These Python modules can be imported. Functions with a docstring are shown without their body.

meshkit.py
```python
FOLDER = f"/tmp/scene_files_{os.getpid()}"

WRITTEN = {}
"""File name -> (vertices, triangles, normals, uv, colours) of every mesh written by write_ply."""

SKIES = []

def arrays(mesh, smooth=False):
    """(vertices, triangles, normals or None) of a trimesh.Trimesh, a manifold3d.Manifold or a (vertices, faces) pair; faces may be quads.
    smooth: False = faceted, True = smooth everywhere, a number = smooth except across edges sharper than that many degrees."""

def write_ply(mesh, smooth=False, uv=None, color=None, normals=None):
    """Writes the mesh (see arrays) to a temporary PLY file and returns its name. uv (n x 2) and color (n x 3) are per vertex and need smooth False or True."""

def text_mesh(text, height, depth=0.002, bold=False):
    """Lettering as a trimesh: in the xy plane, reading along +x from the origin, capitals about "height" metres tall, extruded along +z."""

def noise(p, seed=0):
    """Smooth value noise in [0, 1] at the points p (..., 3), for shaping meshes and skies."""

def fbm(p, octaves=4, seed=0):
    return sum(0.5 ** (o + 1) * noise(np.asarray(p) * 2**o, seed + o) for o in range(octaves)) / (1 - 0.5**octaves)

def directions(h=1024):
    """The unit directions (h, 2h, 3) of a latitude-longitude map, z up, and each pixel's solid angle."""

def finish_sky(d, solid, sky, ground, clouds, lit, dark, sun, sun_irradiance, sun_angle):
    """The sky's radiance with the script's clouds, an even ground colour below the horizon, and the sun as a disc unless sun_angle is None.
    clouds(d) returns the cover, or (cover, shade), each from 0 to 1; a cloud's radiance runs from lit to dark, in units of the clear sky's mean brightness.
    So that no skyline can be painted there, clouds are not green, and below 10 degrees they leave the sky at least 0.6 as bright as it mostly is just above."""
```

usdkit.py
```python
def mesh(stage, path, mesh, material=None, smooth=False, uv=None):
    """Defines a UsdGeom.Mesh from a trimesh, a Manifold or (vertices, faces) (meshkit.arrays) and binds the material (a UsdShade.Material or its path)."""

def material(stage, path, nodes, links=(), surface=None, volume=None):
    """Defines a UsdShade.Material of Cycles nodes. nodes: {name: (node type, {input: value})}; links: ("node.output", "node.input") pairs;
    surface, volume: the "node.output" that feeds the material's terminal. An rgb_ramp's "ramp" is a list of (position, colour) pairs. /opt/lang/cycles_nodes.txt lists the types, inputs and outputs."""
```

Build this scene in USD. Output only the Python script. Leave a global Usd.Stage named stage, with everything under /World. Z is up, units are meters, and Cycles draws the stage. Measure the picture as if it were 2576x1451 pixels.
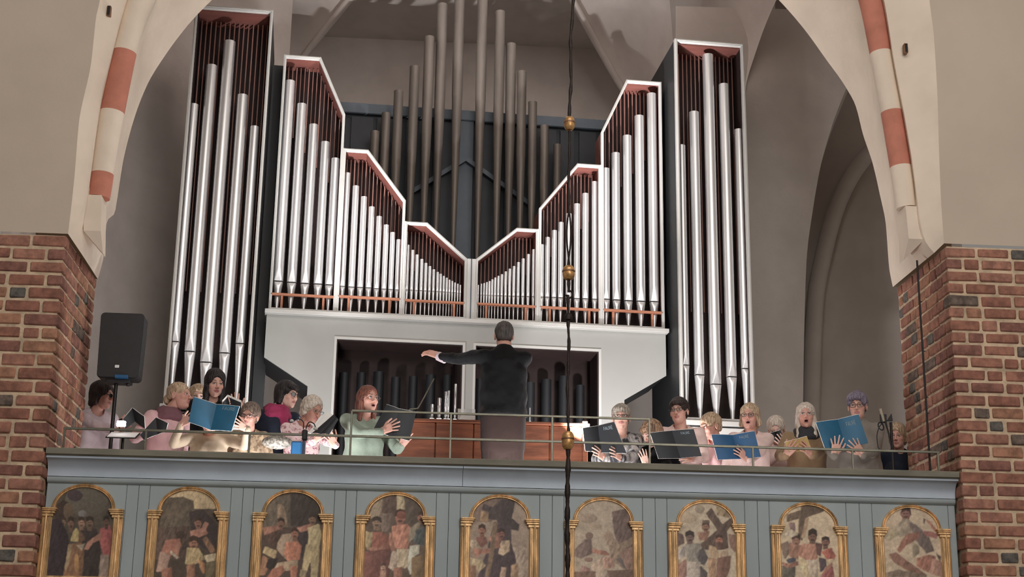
import math, random
import numpy as np
import trimesh, manifold3d, shapely
from shapely.geometry import Polygon
import usdkit, meshkit
from pxr import Usd, UsdGeom, UsdLux, UsdShade, Gf, Sdf, Vt

stage = Usd.Stage.CreateInMemory()
UsdGeom.SetStageUpAxis(stage, "Z"); UsdGeom.SetStageMetersPerUnit(stage, 1.0)
UsdGeom.Xform.Define(stage, "/World"); UsdGeom.Scope.Define(stage, "/World/Looks")
PI = math.pi

# ---------------------------------------------------------------- camera, light, exposure
W, H, FPX = 2576, 1451, 3720.0
EYE = np.array([0.0, -11.5, 1.6])
YAW, PITCH, ROLL = math.radians(3.97), math.radians(15.98), math.radians(0.879)
_cy, _sy, _cp, _sp, _cr, _sr = math.cos(YAW), math.sin(YAW), math.cos(PITCH), math.sin(PITCH), math.cos(ROLL), math.sin(ROLL)
CF = np.array([_sy * _cp, _cy * _cp, _sp]); _r0 = np.array([_cy, -_sy, 0.0]); _u0 = np.cross(_r0, CF)
CR, CU = _cr * _r0 + _sr * _u0, _cr * _u0 - _sr * _r0
cam = UsdGeom.Camera.Define(stage, "/World/camera")
cam.CreateHorizontalApertureAttr(36.0); cam.CreateFocalLengthAttr(36.0 * FPX / W); cam.CreateVerticalApertureAttr(36.0 * H / W)
cam.CreateClippingRangeAttr(Gf.Vec2f(0.05, 200.0))
cam.CreateExposureAttr(0.0)
_m = Gf.Matrix4d(*[float(x) for x in (*CR, 0, *CU, 0, *(-CF), 0, *EYE, 1)])
UsdGeom.Xformable(cam).AddTransformOp().Set(_m)

def look(prim, src, dst, extra=None):
    src, dst = np.array(src, float), np.array(dst, float)
    z = src - dst; z /= np.linalg.norm(z)
    x = np.cross([0, 0, 1.0], z) if abs(z[2]) < .999 else np.array([1.0, 0, 0]); x /= np.linalg.norm(x); y = np.cross(z, x)
    UsdGeom.Xformable(prim).AddTransformOp().Set(Gf.Matrix4d(*[float(v) for v in (*x, 0, *y, 0, *z, 0, *src, 1)]))

def rect_light(name, src, dst, w, h, power, color):
    l = UsdLux.RectLight.Define(stage, "/World/" + name)
    l.CreateWidthAttr(w); l.CreateHeightAttr(h); l.CreateIntensityAttr(power / (w * h)); l.CreateColorAttr(Gf.Vec3f(*color))
    look(l.GetPrim(), src, dst)

def spot(name, src, dst, radius, power, color, angle, soft=.5):
    l = UsdLux.SphereLight.Define(stage, "/World/" + name); l.CreateRadiusAttr(radius); l.CreateIntensityAttr(power / (radius * radius)); l.CreateColorAttr(Gf.Vec3f(*color))
    a = UsdLux.ShapingAPI.Apply(l.GetPrim()); a.CreateShapingConeAngleAttr(angle); a.CreateShapingConeSoftnessAttr(soft); look(l.GetPrim(), src, dst)
dome = UsdLux.DomeLight.Define(stage, "/World/ambient"); dome.CreateIntensityAttr(0.07); dome.CreateColorAttr(Gf.Vec3f(1.0, .92, .84))
# chandeliers of the nave, above the frame: one row near the gallery, one behind the photographer
rect_light("nave_chandeliers_a", (1.4, -7.5, 9.4), (0.8, 0.0, 4.0), 7.0, 2.0, 76, (1.0, .935, .875))
rect_light("nave_chandeliers_b", (3.6, -13.0, 6.8), (0.2, 0.0, 4.6), 6.0, 2.0, 134, (1.0, .955, .92))
# floodlights: wide ones right behind the parapet, narrow ones before the organ aimed up at its top and the vault
rect_light("gallery_floodlight_a", (-0.90, 1.70, 3.10), (-1.15, 3.6, 5.6), .26, .18, 13, (1.0, .985, .99))
rect_light("gallery_floodlight_b", (1.98, 1.70, 3.10), (1.55, 3.6, 5.6), .26, .18, 27, (1.0, .985, .99))
rect_light("gallery_floodlight_c", (-0.90, 0.34, 3.00), (-1.3, 2.2, 6.4), .26, .18, 8, (1.0, .985, .99))
rect_light("gallery_floodlight_d", (0.92, 0.34, 3.00), (1.6, 2.2, 6.4), .26, .18, 12, (1.0, .985, .99))
spot("gallery_spotlight_a", (-0.95, 1.60, 3.95), (-0.30, 3.0, 8.6), .06, 44.0, (1.0, .975, .98), 30, 1.0)
spot("gallery_spotlight_b", (1.60, 1.60, 3.92), (1.15, 3.0, 8.6), .06, 60.0, (1.0, .975, .98), 32, 1.0)
# rows of reading lamps behind the parapet that light the singers from below
rect_light("choir_lamps_a", (-1.9, 0.36, 2.95), (-1.85, 1.15, 3.95), 1.3, .05, 1.3, (1.0, .90, .90))
rect_light("choir_lamps_b", (2.55, 0.36, 2.95), (2.5, 1.15, 3.95), 2.6, .05, 2.6, (1.0, .90, .90))

# ---------------------------------------------------------------- pixels, frames
def ray(px, py):
    d = CF * FPX + CR * (px - W / 2) - CU * (py - H / 2)
    return d / np.linalg.norm(d)
def at_y(px, py, y):
    "the point of the plane y = const seen at that pixel of the photograph"
    d = ray(px, py); return EYE + d * ((y - EYE[1]) / d[1])
def at_x(px, py, x):
    d = ray(px, py); return EYE + d * ((x - EYE[0]) / d[0])
def at_z(px, py, z):
    d = ray(px, py); return EYE + d * ((z - EYE[2]) / d[2])
def pix(p):
    v = np.asarray(p, float) - EYE; f = v @ CF
    return W / 2 + FPX * (v @ CR) / f, H / 2 - FPX * (v @ CU) / f

# ---------------------------------------------------------------- scene writing
USED, XF = {}, {}
def numbered(parent, name):
    k = (parent, name); n = USED.get(k, 0); USED[k] = n + 1
    return f"{parent}/{name}" if n == 0 else f"{parent}/{name}_{n:03d}"
def data(prim, label=None, category=None, group=None, kind=None):
    for k, v in (("label", label), ("category", category), ("group", group), ("kind", kind)):
        if v: prim.SetCustomDataByKey(k, v)
def thing(name, label, category, loc=(0, 0, 0), rotz=0.0, group=None, kind=None):
    path = numbered("/World", name); x = UsdGeom.Xform.Define(stage, path)
    x.AddTranslateOp().Set(Gf.Vec3d(*map(float, loc)))
    if rotz: x.AddRotateZOp().Set(math.degrees(rotz))
    XF[path] = (np.array(loc, float), rotz); data(x.GetPrim(), label, category, group, kind)
    return path
def put(parent, name, mesh, mat, smooth=30, label=None, kind=None, local=False, tint=None):
    "one mesh prim; vertices are in world coordinates unless local (= already in the thing's own frame)"
    path = numbered(parent, name)
    root = "/".join(parent.split("/")[:3])
    v, f, n = meshkit.arrays(mesh, smooth if tint is None else True)
    if not local and root in XF:
        loc, rz = XF[root]; v = v - loc
        if rz:
            c, s = math.cos(-rz), math.sin(-rz); M = np.array([[c, -s, 0], [s, c, 0], [0, 0, 1.0]])
            v = v @ M.T; n = n @ M.T if n is not None else None
    m = usdkit.mesh(stage, path, (v, f), MAT[mat] if isinstance(mat, str) else mat, False)
    if n is not None:
        m.CreateNormalsAttr(Vt.Vec3fArray.FromNumpy(n.astype(np.float32))); m.SetNormalsInterpolation("vertex")
    if tint is not None:
        UsdGeom.PrimvarsAPI(m).CreatePrimvar("tint", Sdf.ValueTypeNames.Color3fArray, "vertex").Set(Vt.Vec3fArray.FromNumpy(tint.astype(np.float32)))
    data(m.GetPrim(), label, None, None, kind)
    return path
def solo(name, mesh, mat, label=None, category=None, group=None, kind=None, smooth=30, tint=None):
    "a thing (or a piece of the setting) that is one mesh"
    p = put("/World", name, mesh, mat, smooth, tint=tint); data(stage.GetPrimAtPath(p), label, category, group, kind); return p

# ---------------------------------------------------------------- shapes
def join(ms): return trimesh.util.concatenate([m for m in ms if m is not None])
def M(mm):
    "Manifold -> Trimesh"
    me = mm.to_mesh(); return trimesh.Trimesh(me.vert_properties[:, :3], me.tri_verts, process=False)
def box(x0, x1, y0, y1, z0, z1, b=0.0):
    if b:
        pts = []
        for sx, X in ((1, x0), (-1, x1)):
            for sy, Y in ((1, y0), (-1, y1)):
                for sz, Z in ((1, z0), (-1, z1)):
                    pts += [(X, Y + sy * b, Z + sz * b), (X + sx * b, Y, Z + sz * b), (X + sx * b, Y + sy * b, Z)]
        return trimesh.Trimesh(np.array(pts)).convex_hull
    m = trimesh.creation.box([x1 - x0, y1 - y0, z1 - z0]); m.apply_translation([(x0 + x1) / 2, (y0 + y1) / 2, (z0 + z1) / 2]); return m
def hull(pts): return trimesh.Trimesh(np.asarray(pts, float)).convex_hull
def prism_xz(poly, y0, y1):
    "a polygon of the xz plane with thickness from y0 to y1"
    pl = poly if hasattr(poly, "exterior") else Polygon(poly)
    m = trimesh.creation.extrude_polygon(pl, abs(y1 - y0), engine="earcut")
    v = m.vertices.copy(); m.vertices = np.stack([v[:, 0], -v[:, 2] + max(y0, y1), v[:, 1]], 1); m.fix_normals() if False else None
    return m
def extrude_x(poly, x0, x1):
    "a profile of the yz plane run along x"
    m = trimesh.creation.extrude_polygon(Polygon(poly), x1 - x0, engine="earcut")
    v = m.vertices.copy(); m.vertices = np.stack([v[:, 2] + x0, v[:, 0], v[:, 1]], 1); return m
def tube(pts, rad, sides=8, cap=True):
    p = np.asarray(pts, float); r = np.broadcast_to(np.asarray(rad, float), (len(p),))
    t = np.gradient(p, axis=0); t /= np.linalg.norm(t, axis=1, keepdims=True) + 1e-12
    a = np.zeros_like(p); ref = np.array([0, 0, 1.0]) if abs(t[0, 2]) < .9 else np.array([1.0, 0, 0])
    prev = np.cross(t[0], ref); prev /= np.linalg.norm(prev)
    for i in range(len(p)):
        prev = prev - t[i] * (prev @ t[i]); prev /= np.linalg.norm(prev) + 1e-12; a[i] = prev
    b = np.cross(t, a); ang = np.arange(sides) * 2 * PI / sides
    v = p[:, None] + r[:, None, None] * (np.cos(ang)[None, :, None] * a[:, None] + np.sin(ang)[None, :, None] * b[:, None])
    V = v.reshape(-1, 3); F = []
    i, j = np.meshgrid(np.arange(len(p) - 1), np.arange(sides), indexing="ij"); j2 = (j + 1) % sides
    q = np.stack([i * sides + j, i * sides + j2, (i + 1) * sides + j2, (i + 1) * sides + j], -1).reshape(-1, 4)
    F = np.vstack([q[:, [0, 1, 2]], q[:, [0, 2, 3]]])
    if cap:
        n = len(V); V = np.vstack([V, p[0], p[-1]]); k = np.arange(sides); k2 = (k + 1) % sides; o = (len(p) - 1) * sides
        F = np.vstack([F, np.stack([k2, k, np.full(sides, n)], 1), np.stack([o + k, o + k2, np.full(sides, n + 1)], 1)])
    return trimesh.Trimesh(V, F, process=False)
def lathe(prof, center=(0, 0, 0), sides=24):
    "profile (r, z) from bottom to top, turned about z"
    prof = np.asarray(prof, float); ang = np.arange(sides) * 2 * PI / sides
    V = np.stack([prof[:, None, 0] * np.cos(ang), prof[:, None, 0] * np.sin(ang), np.broadcast_to(prof[:, None, 1], (len(prof), sides))], -1).reshape(-1, 3)
    i, j = np.meshgrid(np.arange(len(prof) - 1), np.arange(sides), indexing="ij"); j2 = (j + 1) % sides
    q = np.stack([i * sides + j, i * sides + j2, (i + 1) * sides + j2, (i + 1) * sides + j], -1).reshape(-1, 4)
    F = np.vstack([q[:, [0, 1, 2]], q[:, [0, 2, 3]]]); n = len(V); k = np.arange(sides); k2 = (k + 1) % sides; o = (len(prof) - 1) * sides
    V = np.vstack([V, [0, 0, prof[0, 1]], [0, 0, prof[-1, 1]]])
    F = np.vstack([F, np.stack([k2, k, np.full(sides, n)], 1), np.stack([o + k, o + k2, np.full(sides, n + 1)], 1)])
    m = trimesh.Trimesh(V, F, process=False); m.apply_translation(center); return m
def loft(curves, close=False):
    "a sheet through 3D curves that have the same number of points"
    c = np.asarray(curves, float); a, n = c.shape[:2]; V = c.reshape(-1, 3)
    i, j = np.meshgrid(np.arange(a - 1), np.arange(n - 1), indexing="ij")
    q = np.stack([i * n + j, i * n + j + 1, (i + 1) * n + j + 1, (i + 1) * n + j], -1).reshape(-1, 4)
    return trimesh.Trimesh(V, np.vstack([q[:, [0, 1, 2]], q[:, [0, 2, 3]]]), process=False)
def resample(pts, n, key=None):
    "n points along a polyline, smoothed by a monotone cubic over its length"
    from scipy.interpolate import PchipInterpolator
    p = np.asarray(pts, float); s = np.concatenate([[0], np.cumsum(np.linalg.norm(np.diff(p, axis=0), axis=1))])
    return PchipInterpolator(s, p)(np.linspace(0, s[-1], n))
# ---------------------------------------------------------------- materials
MAT = {}
def srgb(r, g, b):
    c = np.array([r, g, b], float) / 255.0
    return tuple(np.where(c <= .04045, c / 12.92, ((c + .055) / 1.055) ** 2.4))
def mat(name, color, rough=.6, metal=0.0, var=0.12, scale=6.0, bump=0.0, bscale=40.0, coat=0.0, spec=.5, stretch=None, color2=None, sheen=0.0, detail=4, lo=.35, hi=.65):
    "a principled material whose colour wanders between two tones by noise in world position"
    c = np.array(color); c2 = np.array(color2) if color2 is not None else np.clip(c * (1 - 2 * var), 0, 1); c1 = np.clip(c * (1 + var), 0, 1) if color2 is None else c
    nodes = {"g": ("geometry", {}), "mp": ("mapping", {"scale": stretch or (1, 1, 1)}), "n": ("noise_texture", {"scale": scale, "detail": detail, "roughness": .6}),
             "r": ("rgb_ramp", {"ramp": [(0, tuple(c2)), (lo, tuple(c2)), (hi, tuple(c1)), (1, tuple(c1))]}),
             "p": ("principled_bsdf", {"roughness": rough, "metallic": metal, "specular_ior_level": spec, "coat_weight": coat, "sheen_weight": sheen})}
    links = [("g.position", "mp.vector"), ("mp.vector", "n.vector"), ("n.fac", "r.fac"), ("r.color", "p.base_color")]
    if bump:
        nodes["bn"] = ("noise_texture", {"scale": bscale, "detail": 5, "roughness": .65}); nodes["b"] = ("bump", {"strength": bump, "distance": .01})
        links += [("mp.vector", "bn.vector"), ("bn.fac", "b.height"), ("b.normal", "p.normal")]
    MAT[name] = usdkit.material(stage, "/World/Looks/" + name, nodes, links, surface="p.BSDF"); return MAT[name]
def tint_mat(name, rough=.5, sub=0.0, spec=.4, noise=0.0, nscale=80):
    "the colour is carried by the mesh (primvar tint): flat print, painted canvas, skin"
    nodes = {"a": ("attribute", {"attribute": "tint"}), "p": ("principled_bsdf", {"roughness": rough, "specular_ior_level": spec, "subsurface_weight": sub, "subsurface_scale": .01, "subsurface_radius": (1, .35, .2)})}
    links = [("a.color", "p.base_color")]
    if noise:
        nodes.update({"g": ("geometry", {}), "n": ("noise_texture", {"scale": nscale, "detail": 4, "roughness": .7}), "r": ("rgb_ramp", {"ramp": [(0.25, (1 - noise,) * 3), (.75, (1 + noise * .3,) * 3)]}), "m": ("mix", {"mix_type": "multiply", "fac": 1.0})})
        links = [("g.position", "n.vector"), ("n.fac", "r.fac"), ("a.color", "m.color1"), ("r.color", "m.color2"), ("m.color", "p.base_color")]
    MAT[name] = usdkit.material(stage, "/World/Looks/" + name, nodes, links, surface="p.BSDF")
def emit(name, color, strength):
    MAT[name] = usdkit.material(stage, "/World/Looks/" + name, {"e": ("emission", {"color": color, "strength": strength})}, surface="e.emission")

mat("plaster_nave", srgb(195, 179, 162), .9, var=.03, scale=1.2, bump=.15, bscale=30)
mat("plaster_arch", srgb(224, 208, 190), .9, var=.04, scale=2.0, bump=.25, bscale=18)
mat("plaster_gallery", srgb(202, 193, 186), .9, var=.05, scale=1.5, bump=.25, bscale=20)
mat("plaster_vault", srgb(214, 204, 197), .9, var=.05, scale=1.8, bump=.3, bscale=14)
mat("paint_red", srgb(190, 122, 102), .85, var=.07, scale=6, bump=.2, bscale=25)
mat("mortar", srgb(206, 182, 154), .95, var=.15, scale=9, bump=.6, bscale=60)
BRICKS = []
for i, c in enumerate([(158, 110, 92), (148, 100, 84), (166, 118, 100), (140, 96, 84), (152, 104, 86), (168, 122, 98)]):
    mat(f"brick_red_{'abcdef'[i]}", srgb(*c), .9, var=.18, scale=14, bump=.5, bscale=70); BRICKS.append(f"brick_red_{'abcdef'[i]}")
mat("brick_dark_a", srgb(112, 96, 86), .8, var=.25, scale=18, bump=.5, bscale=70); mat("brick_dark_b", srgb(100, 94, 88), .75, var=.25, scale=18, bump=.5, bscale=70)
mat("parapet_paint", srgb(158, 168, 170), .6, var=.05, scale=2.5, bump=.1, bscale=60, stretch=(1, 1, .25))
mat("cove_paint", srgb(186, 197, 209), .55, var=.05, scale=2.5, bump=.1, bscale=60)
mat("coping_paint", srgb(122, 118, 104), .7, var=.12, scale=8, bump=.2, stretch=(.3, 1, 1))
mat("seam_dark", srgb(58, 58, 58), .9, var=.1)
mat("gilt", srgb(232, 192, 140), .36, metal=.4, var=.22, scale=24, bump=.25, bscale=80, stretch=(1, 1, .2))
mat("gilt_dark", srgb(136, 98, 72), .5, metal=.3, var=.25, scale=20, bump=.25, bscale=80, stretch=(1, 1, .2))
tint_mat("canvas", .55, noise=.35, nscale=45)
mat("pipe_metal", (.88, .88, .89), .35, metal=.72, var=.06, scale=3, bump=.03, bscale=30, stretch=(1, 1, .15))
mat("pipe_old", srgb(118, 110, 103), .5, metal=.4, var=.12, scale=5, stretch=(1, 1, .2))
mat("pipe_shadow", (.012, .011, .012), .8, var=.0)
mat("case_white", srgb(204, 203, 199), .45, var=.015, scale=2)
mat("case_grey", srgb(168, 168, 164), .5, var=.015, scale=2)
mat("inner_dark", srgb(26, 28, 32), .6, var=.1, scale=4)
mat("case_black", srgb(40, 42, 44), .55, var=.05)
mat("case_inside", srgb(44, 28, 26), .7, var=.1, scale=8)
mat("slat_wood", srgb(150, 108, 98), .6, var=.12, scale=10, stretch=(1, 1, .1))
mat("soffit_wood", srgb(120, 72, 64), .6, var=.1, scale=8, stretch=(.2, 1, 1))
mat("rail_wood", srgb(186, 122, 92), .5, var=.1, scale=8, stretch=(.1, 1, 1))
mat("swell_grey", srgb(92, 102, 112), .6, var=.06, scale=3)
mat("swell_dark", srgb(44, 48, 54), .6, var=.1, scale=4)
mat("swell_pipe", srgb(96, 96, 98), .5, var=.15, scale=4, stretch=(1, 1, .2))
mat("console_wood", srgb(120, 70, 48), .6, var=.2, scale=5, stretch=(.6, .6, 4), spec=.3)
mat("steel_rail", srgb(124, 122, 108), .42, metal=.6, var=.1, scale=10)
mat("black_plastic", srgb(34, 34, 35), .6, var=.08, bump=.15, bscale=300)
mat("black_metal", srgb(26, 25, 25), .45, metal=.3, var=.1)
mat("iron_rod", srgb(46, 36, 32), .6, metal=.5, var=.25, scale=30)
mat("bead_brass", srgb(196, 150, 96), .35, metal=.5, var=.2, scale=30)
mat("deck_wood", srgb(120, 96, 76), .6, var=.15, scale=4, stretch=(.3, 3, 1))
mat("stone_floor", srgb(130, 122, 112), .8, var=.1, scale=3)
mat("chrome", (.85, .85, .86), .12, metal=1.0, var=.0)
emit("logo_white", (.8, .8, .82), .55)
mat("logo_plate", srgb(214, 214, 214), .4, var=.0)
mat("paper", srgb(240, 238, 234), .8, var=.01)
MAT["acrylic"] = usdkit.material(stage, "/World/Looks/acrylic", {"t": ("transparent_bsdf", {"color": (.85, .9, .95)}), "g": ("glossy_bsdf", {"roughness": .08, "color": (.95, .97, 1)}), "m": ("mix_closure", {"fac": .30})}, [("t.BSDF", "m.closure1"), ("g.BSDF", "m.closure2")], surface="m.closure")
emit("lamp_glow", (.95, .92, 1.0), 9.0); mat("mic_pale", srgb(150, 140, 122), .45, metal=.4, var=.1)
# ---------------------------------------------------------------- the setting
YP, YB = -0.17, 1.06              # front and back of the arch wall; parapet front is y = 0
Z_COP = at_y(1288, 1158, -.10)[2] # top of the parapet
Z_DECK = Z_COP - .85
XL0, XR0 = at_y(169, 590, YP)[0] - .02, at_y(2376, 616, YP)[0] + .02
solo("floor", box(XL0, XR0, .10, 7.2, Z_DECK - .18, Z_DECK), "deck_wood", kind="structure")
solo("ground", box(-9, 9, -14, 7, -.12, 0), "stone_floor", kind="structure")

# arch profile: curves read off the photograph, each on its own depth in the wall (front edge, red line, roll, back edge)
OUT_L = [(1292, -600), (700, -470), (380, -300), (262, -160), (256, -60), (251, 0), (241, 48), (231, 145), (198, 313), (186, 458), (171, 588)]
LIN_L = [(1292, -500), (640, -330), (366, -160), (337, -70), (316, 0), (285, 120), (251, 270), (229, 434), (222, 482), (206, 560), (190, 616)]
ROL_L = [(1292, -440), (760, -300), (470, -150), (424, -60), (395, 0), (338, 140), (309, 285), (280, 434), (271, 497), (250, 580), (214, 652)]
INN_L = [(1280, -350), (950, -245), (720, -140), (618, -70), (526, 7), (473, 63), (415, 140), (371, 212), (333, 313), (309, 410), (294, 506), (289, 535), (268, 558), (263, 627), (246, 702)]
OUT_R = [(1292, -600), (1900, -470), (2220, -300), (2325, -160), (2332, -60), (2338, 0), (2350, 100), (2357, 217), (2363, 400), (2369, 531), (2375, 612)]
LIN_R = [(1292, -500), (1950, -330), (2180, -150), (2205, -70), (2224, 0), (2248, 145), (2277, 299), (2299, 434), (2311, 531), (2325, 600), (2350, 636)]
ROL_R = [(1292, -440), (1830, -300), (2085, -150), (2124, -70), (2157, 0), (2188, 135), (2217, 290), (2240, 430), (2257, 536), (2275, 620), (2318, 662)]
INN_R = [(1280, -350), (1580, -255), (1790, -150), (1880, -75), (1959, 0), (2022, 72), (2075, 145), (2128, 220), (2152, 265), (2171, 338), (2195, 410), (2212, 483), (2229, 570), (2236, 666), (2246, 722)]
N_A, ENDPY = 110, {-1: 520, 1: 545}
def arch_side(side, OUT, LIN, ROL, INN):
    c3 = lambda px, y: resample([at_y(a, b, y) for a, b in px], N_A)
    o, l, r, n = c3(OUT, YP), c3(LIN, YP + .12), c3(ROL, YP + .42), c3(INN, YB)
    fade = np.clip((ENDPY[side] - np.array([pix(q)[1] for q in l])) / 60, 0, 1) * np.clip(np.linspace(0, 4, N_A), 0, 1)
    mid = (l + r) / 2 + np.array([.10 * side, .10, 0])[None] * fade[:, None]           # hollow behind the roll
    h = .5 * (r + n) + np.array([.05 * side, 0, 0])[None] * np.clip(np.linspace(3, 0, N_A), 0, 1)[:, None]
    back = n + np.array([.6 * side, 0.0, 0])
    m = loft([o, l, mid, r, h, n, back])
    solo("trim_1" if side < 0 else "trim_2", m, "plaster_arch", kind="structure", smooth=40)
    # spandrel wall outside the front edge
    far = o.copy(); far[:, 0] = 9.0 * side
    far2 = far.copy(); far2[:, 1] = YB
    wall = thing("wall_left" if side < 0 else "wall_right", None, None, kind="structure")
    put(wall, "plaster_face", loft([far, o]), "plaster_nave", 40)
    return o, l, mid, r, n
AL = arch_side(-1, OUT_L, LIN_L, ROL_L, INN_L); AR = arch_side(1, OUT_R, LIN_R, ROL_R, INN_R)

def roll(side, cuts, l, r, reds):
    "the painted half-round moulding in the arch angle: one piece per painted band"
    c = (l + r) / 2 + np.array([-.015 * side, -.02, 0]); rad = np.linalg.norm((r - l) * [1, .5, 1], axis=1) * .5
    py = np.array([pix(p)[1] for p in c])
    t = thing("arch_roll_moulding", "half-round arch moulding painted in red and cream bands on the %s arch haunch" % ("left" if side < 0 else "right"), "moulding", c[-1])
    from scipy.interpolate import interp1d
    f, fr = interp1d(py, c, axis=0, fill_value="extrapolate"), interp1d(py, rad, fill_value="extrapolate")
    for a, b, col in cuts:
        ys = np.linspace(a, b, 14); P = f(ys); R = fr(ys)
        put(t, "red_band" if col else "cream_band", tube(P, R, 20), "paint_red" if col else "plaster_arch", 50)
    ys = np.linspace(-80, cuts[-1][1] - 8, 40); P = f(ys); R = fr(ys)
    put(t, "red_line", tube(P + np.array([side * .9, -.28, 0]) * R[:, None], .010, 6), "paint_red", 60)
roll(-1, [(-150, 132, 0), (132, 283, 1), (283, 438, 0), (438, 498, 1)], AL[1], AL[3], 0)
roll(1, [(-150, 133, 1), (133, 282, 0), (282, 420, 1), (420, 524, 0)], AR[1], AR[3], 0)
def stub(side, a, b, name):
    "square plaster shaft end under the roll moulding"
    top, bot = at_y(*a, YP + .25), at_y(*b, YP + .25)
    s = side; w = .068
    pts = [top + np.array([dx, dy, 0]) for dx in (-w, w) for dy in (-.1, .1)] + [bot + np.array([dx, dy, .0]) for dx in (-w, w) for dy in (-.1, .1)]
    pts += [bot + np.array([-s * (w + .0), dy + .06, -.14]) for dy in (.0, .1)]
    solo(name, hull(pts), "plaster_arch", kind="structure", smooth=20)
stub(-1, (240, 500), (238, 590), "trim_3"); stub(1, (2288, 528), (2296, 610), "trim_4")

# small dark vent slots in the spandrels
for k, (px, py) in enumerate([(275, 30), (2277, 124)]):
    p = at_y(px, py, YP + (.06 if k == 0 else .05))
    t = thing("vent_slot", ("small dark vertical slot in the plaster beside the %s red banded moulding" % ("left" if k == 0 else "right")), "vent", p)
    put(t, "frame", box(p[0] - .016, p[0] + .016, p[1] - .03, p[1] + .02, p[2] - .045, p[2] + .045, .004), "gilt_dark")
    put(t, "slot", box(p[0] - .010, p[0] + .010, p[1] - .034, p[1] - .02, p[2] - .037, p[2] + .037), "pipe_shadow")

zap = AL[0][0][2]
solo("wall_front", join([box(-9.0, 9.0, YP, YB, zap - .02, zap + 2.5)]), "plaster_nave", kind="structure")
solo("ceiling", box(-6.5, 6.5, YB, 8, zap + .6, zap + .8), "plaster_vault", kind="structure")

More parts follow.
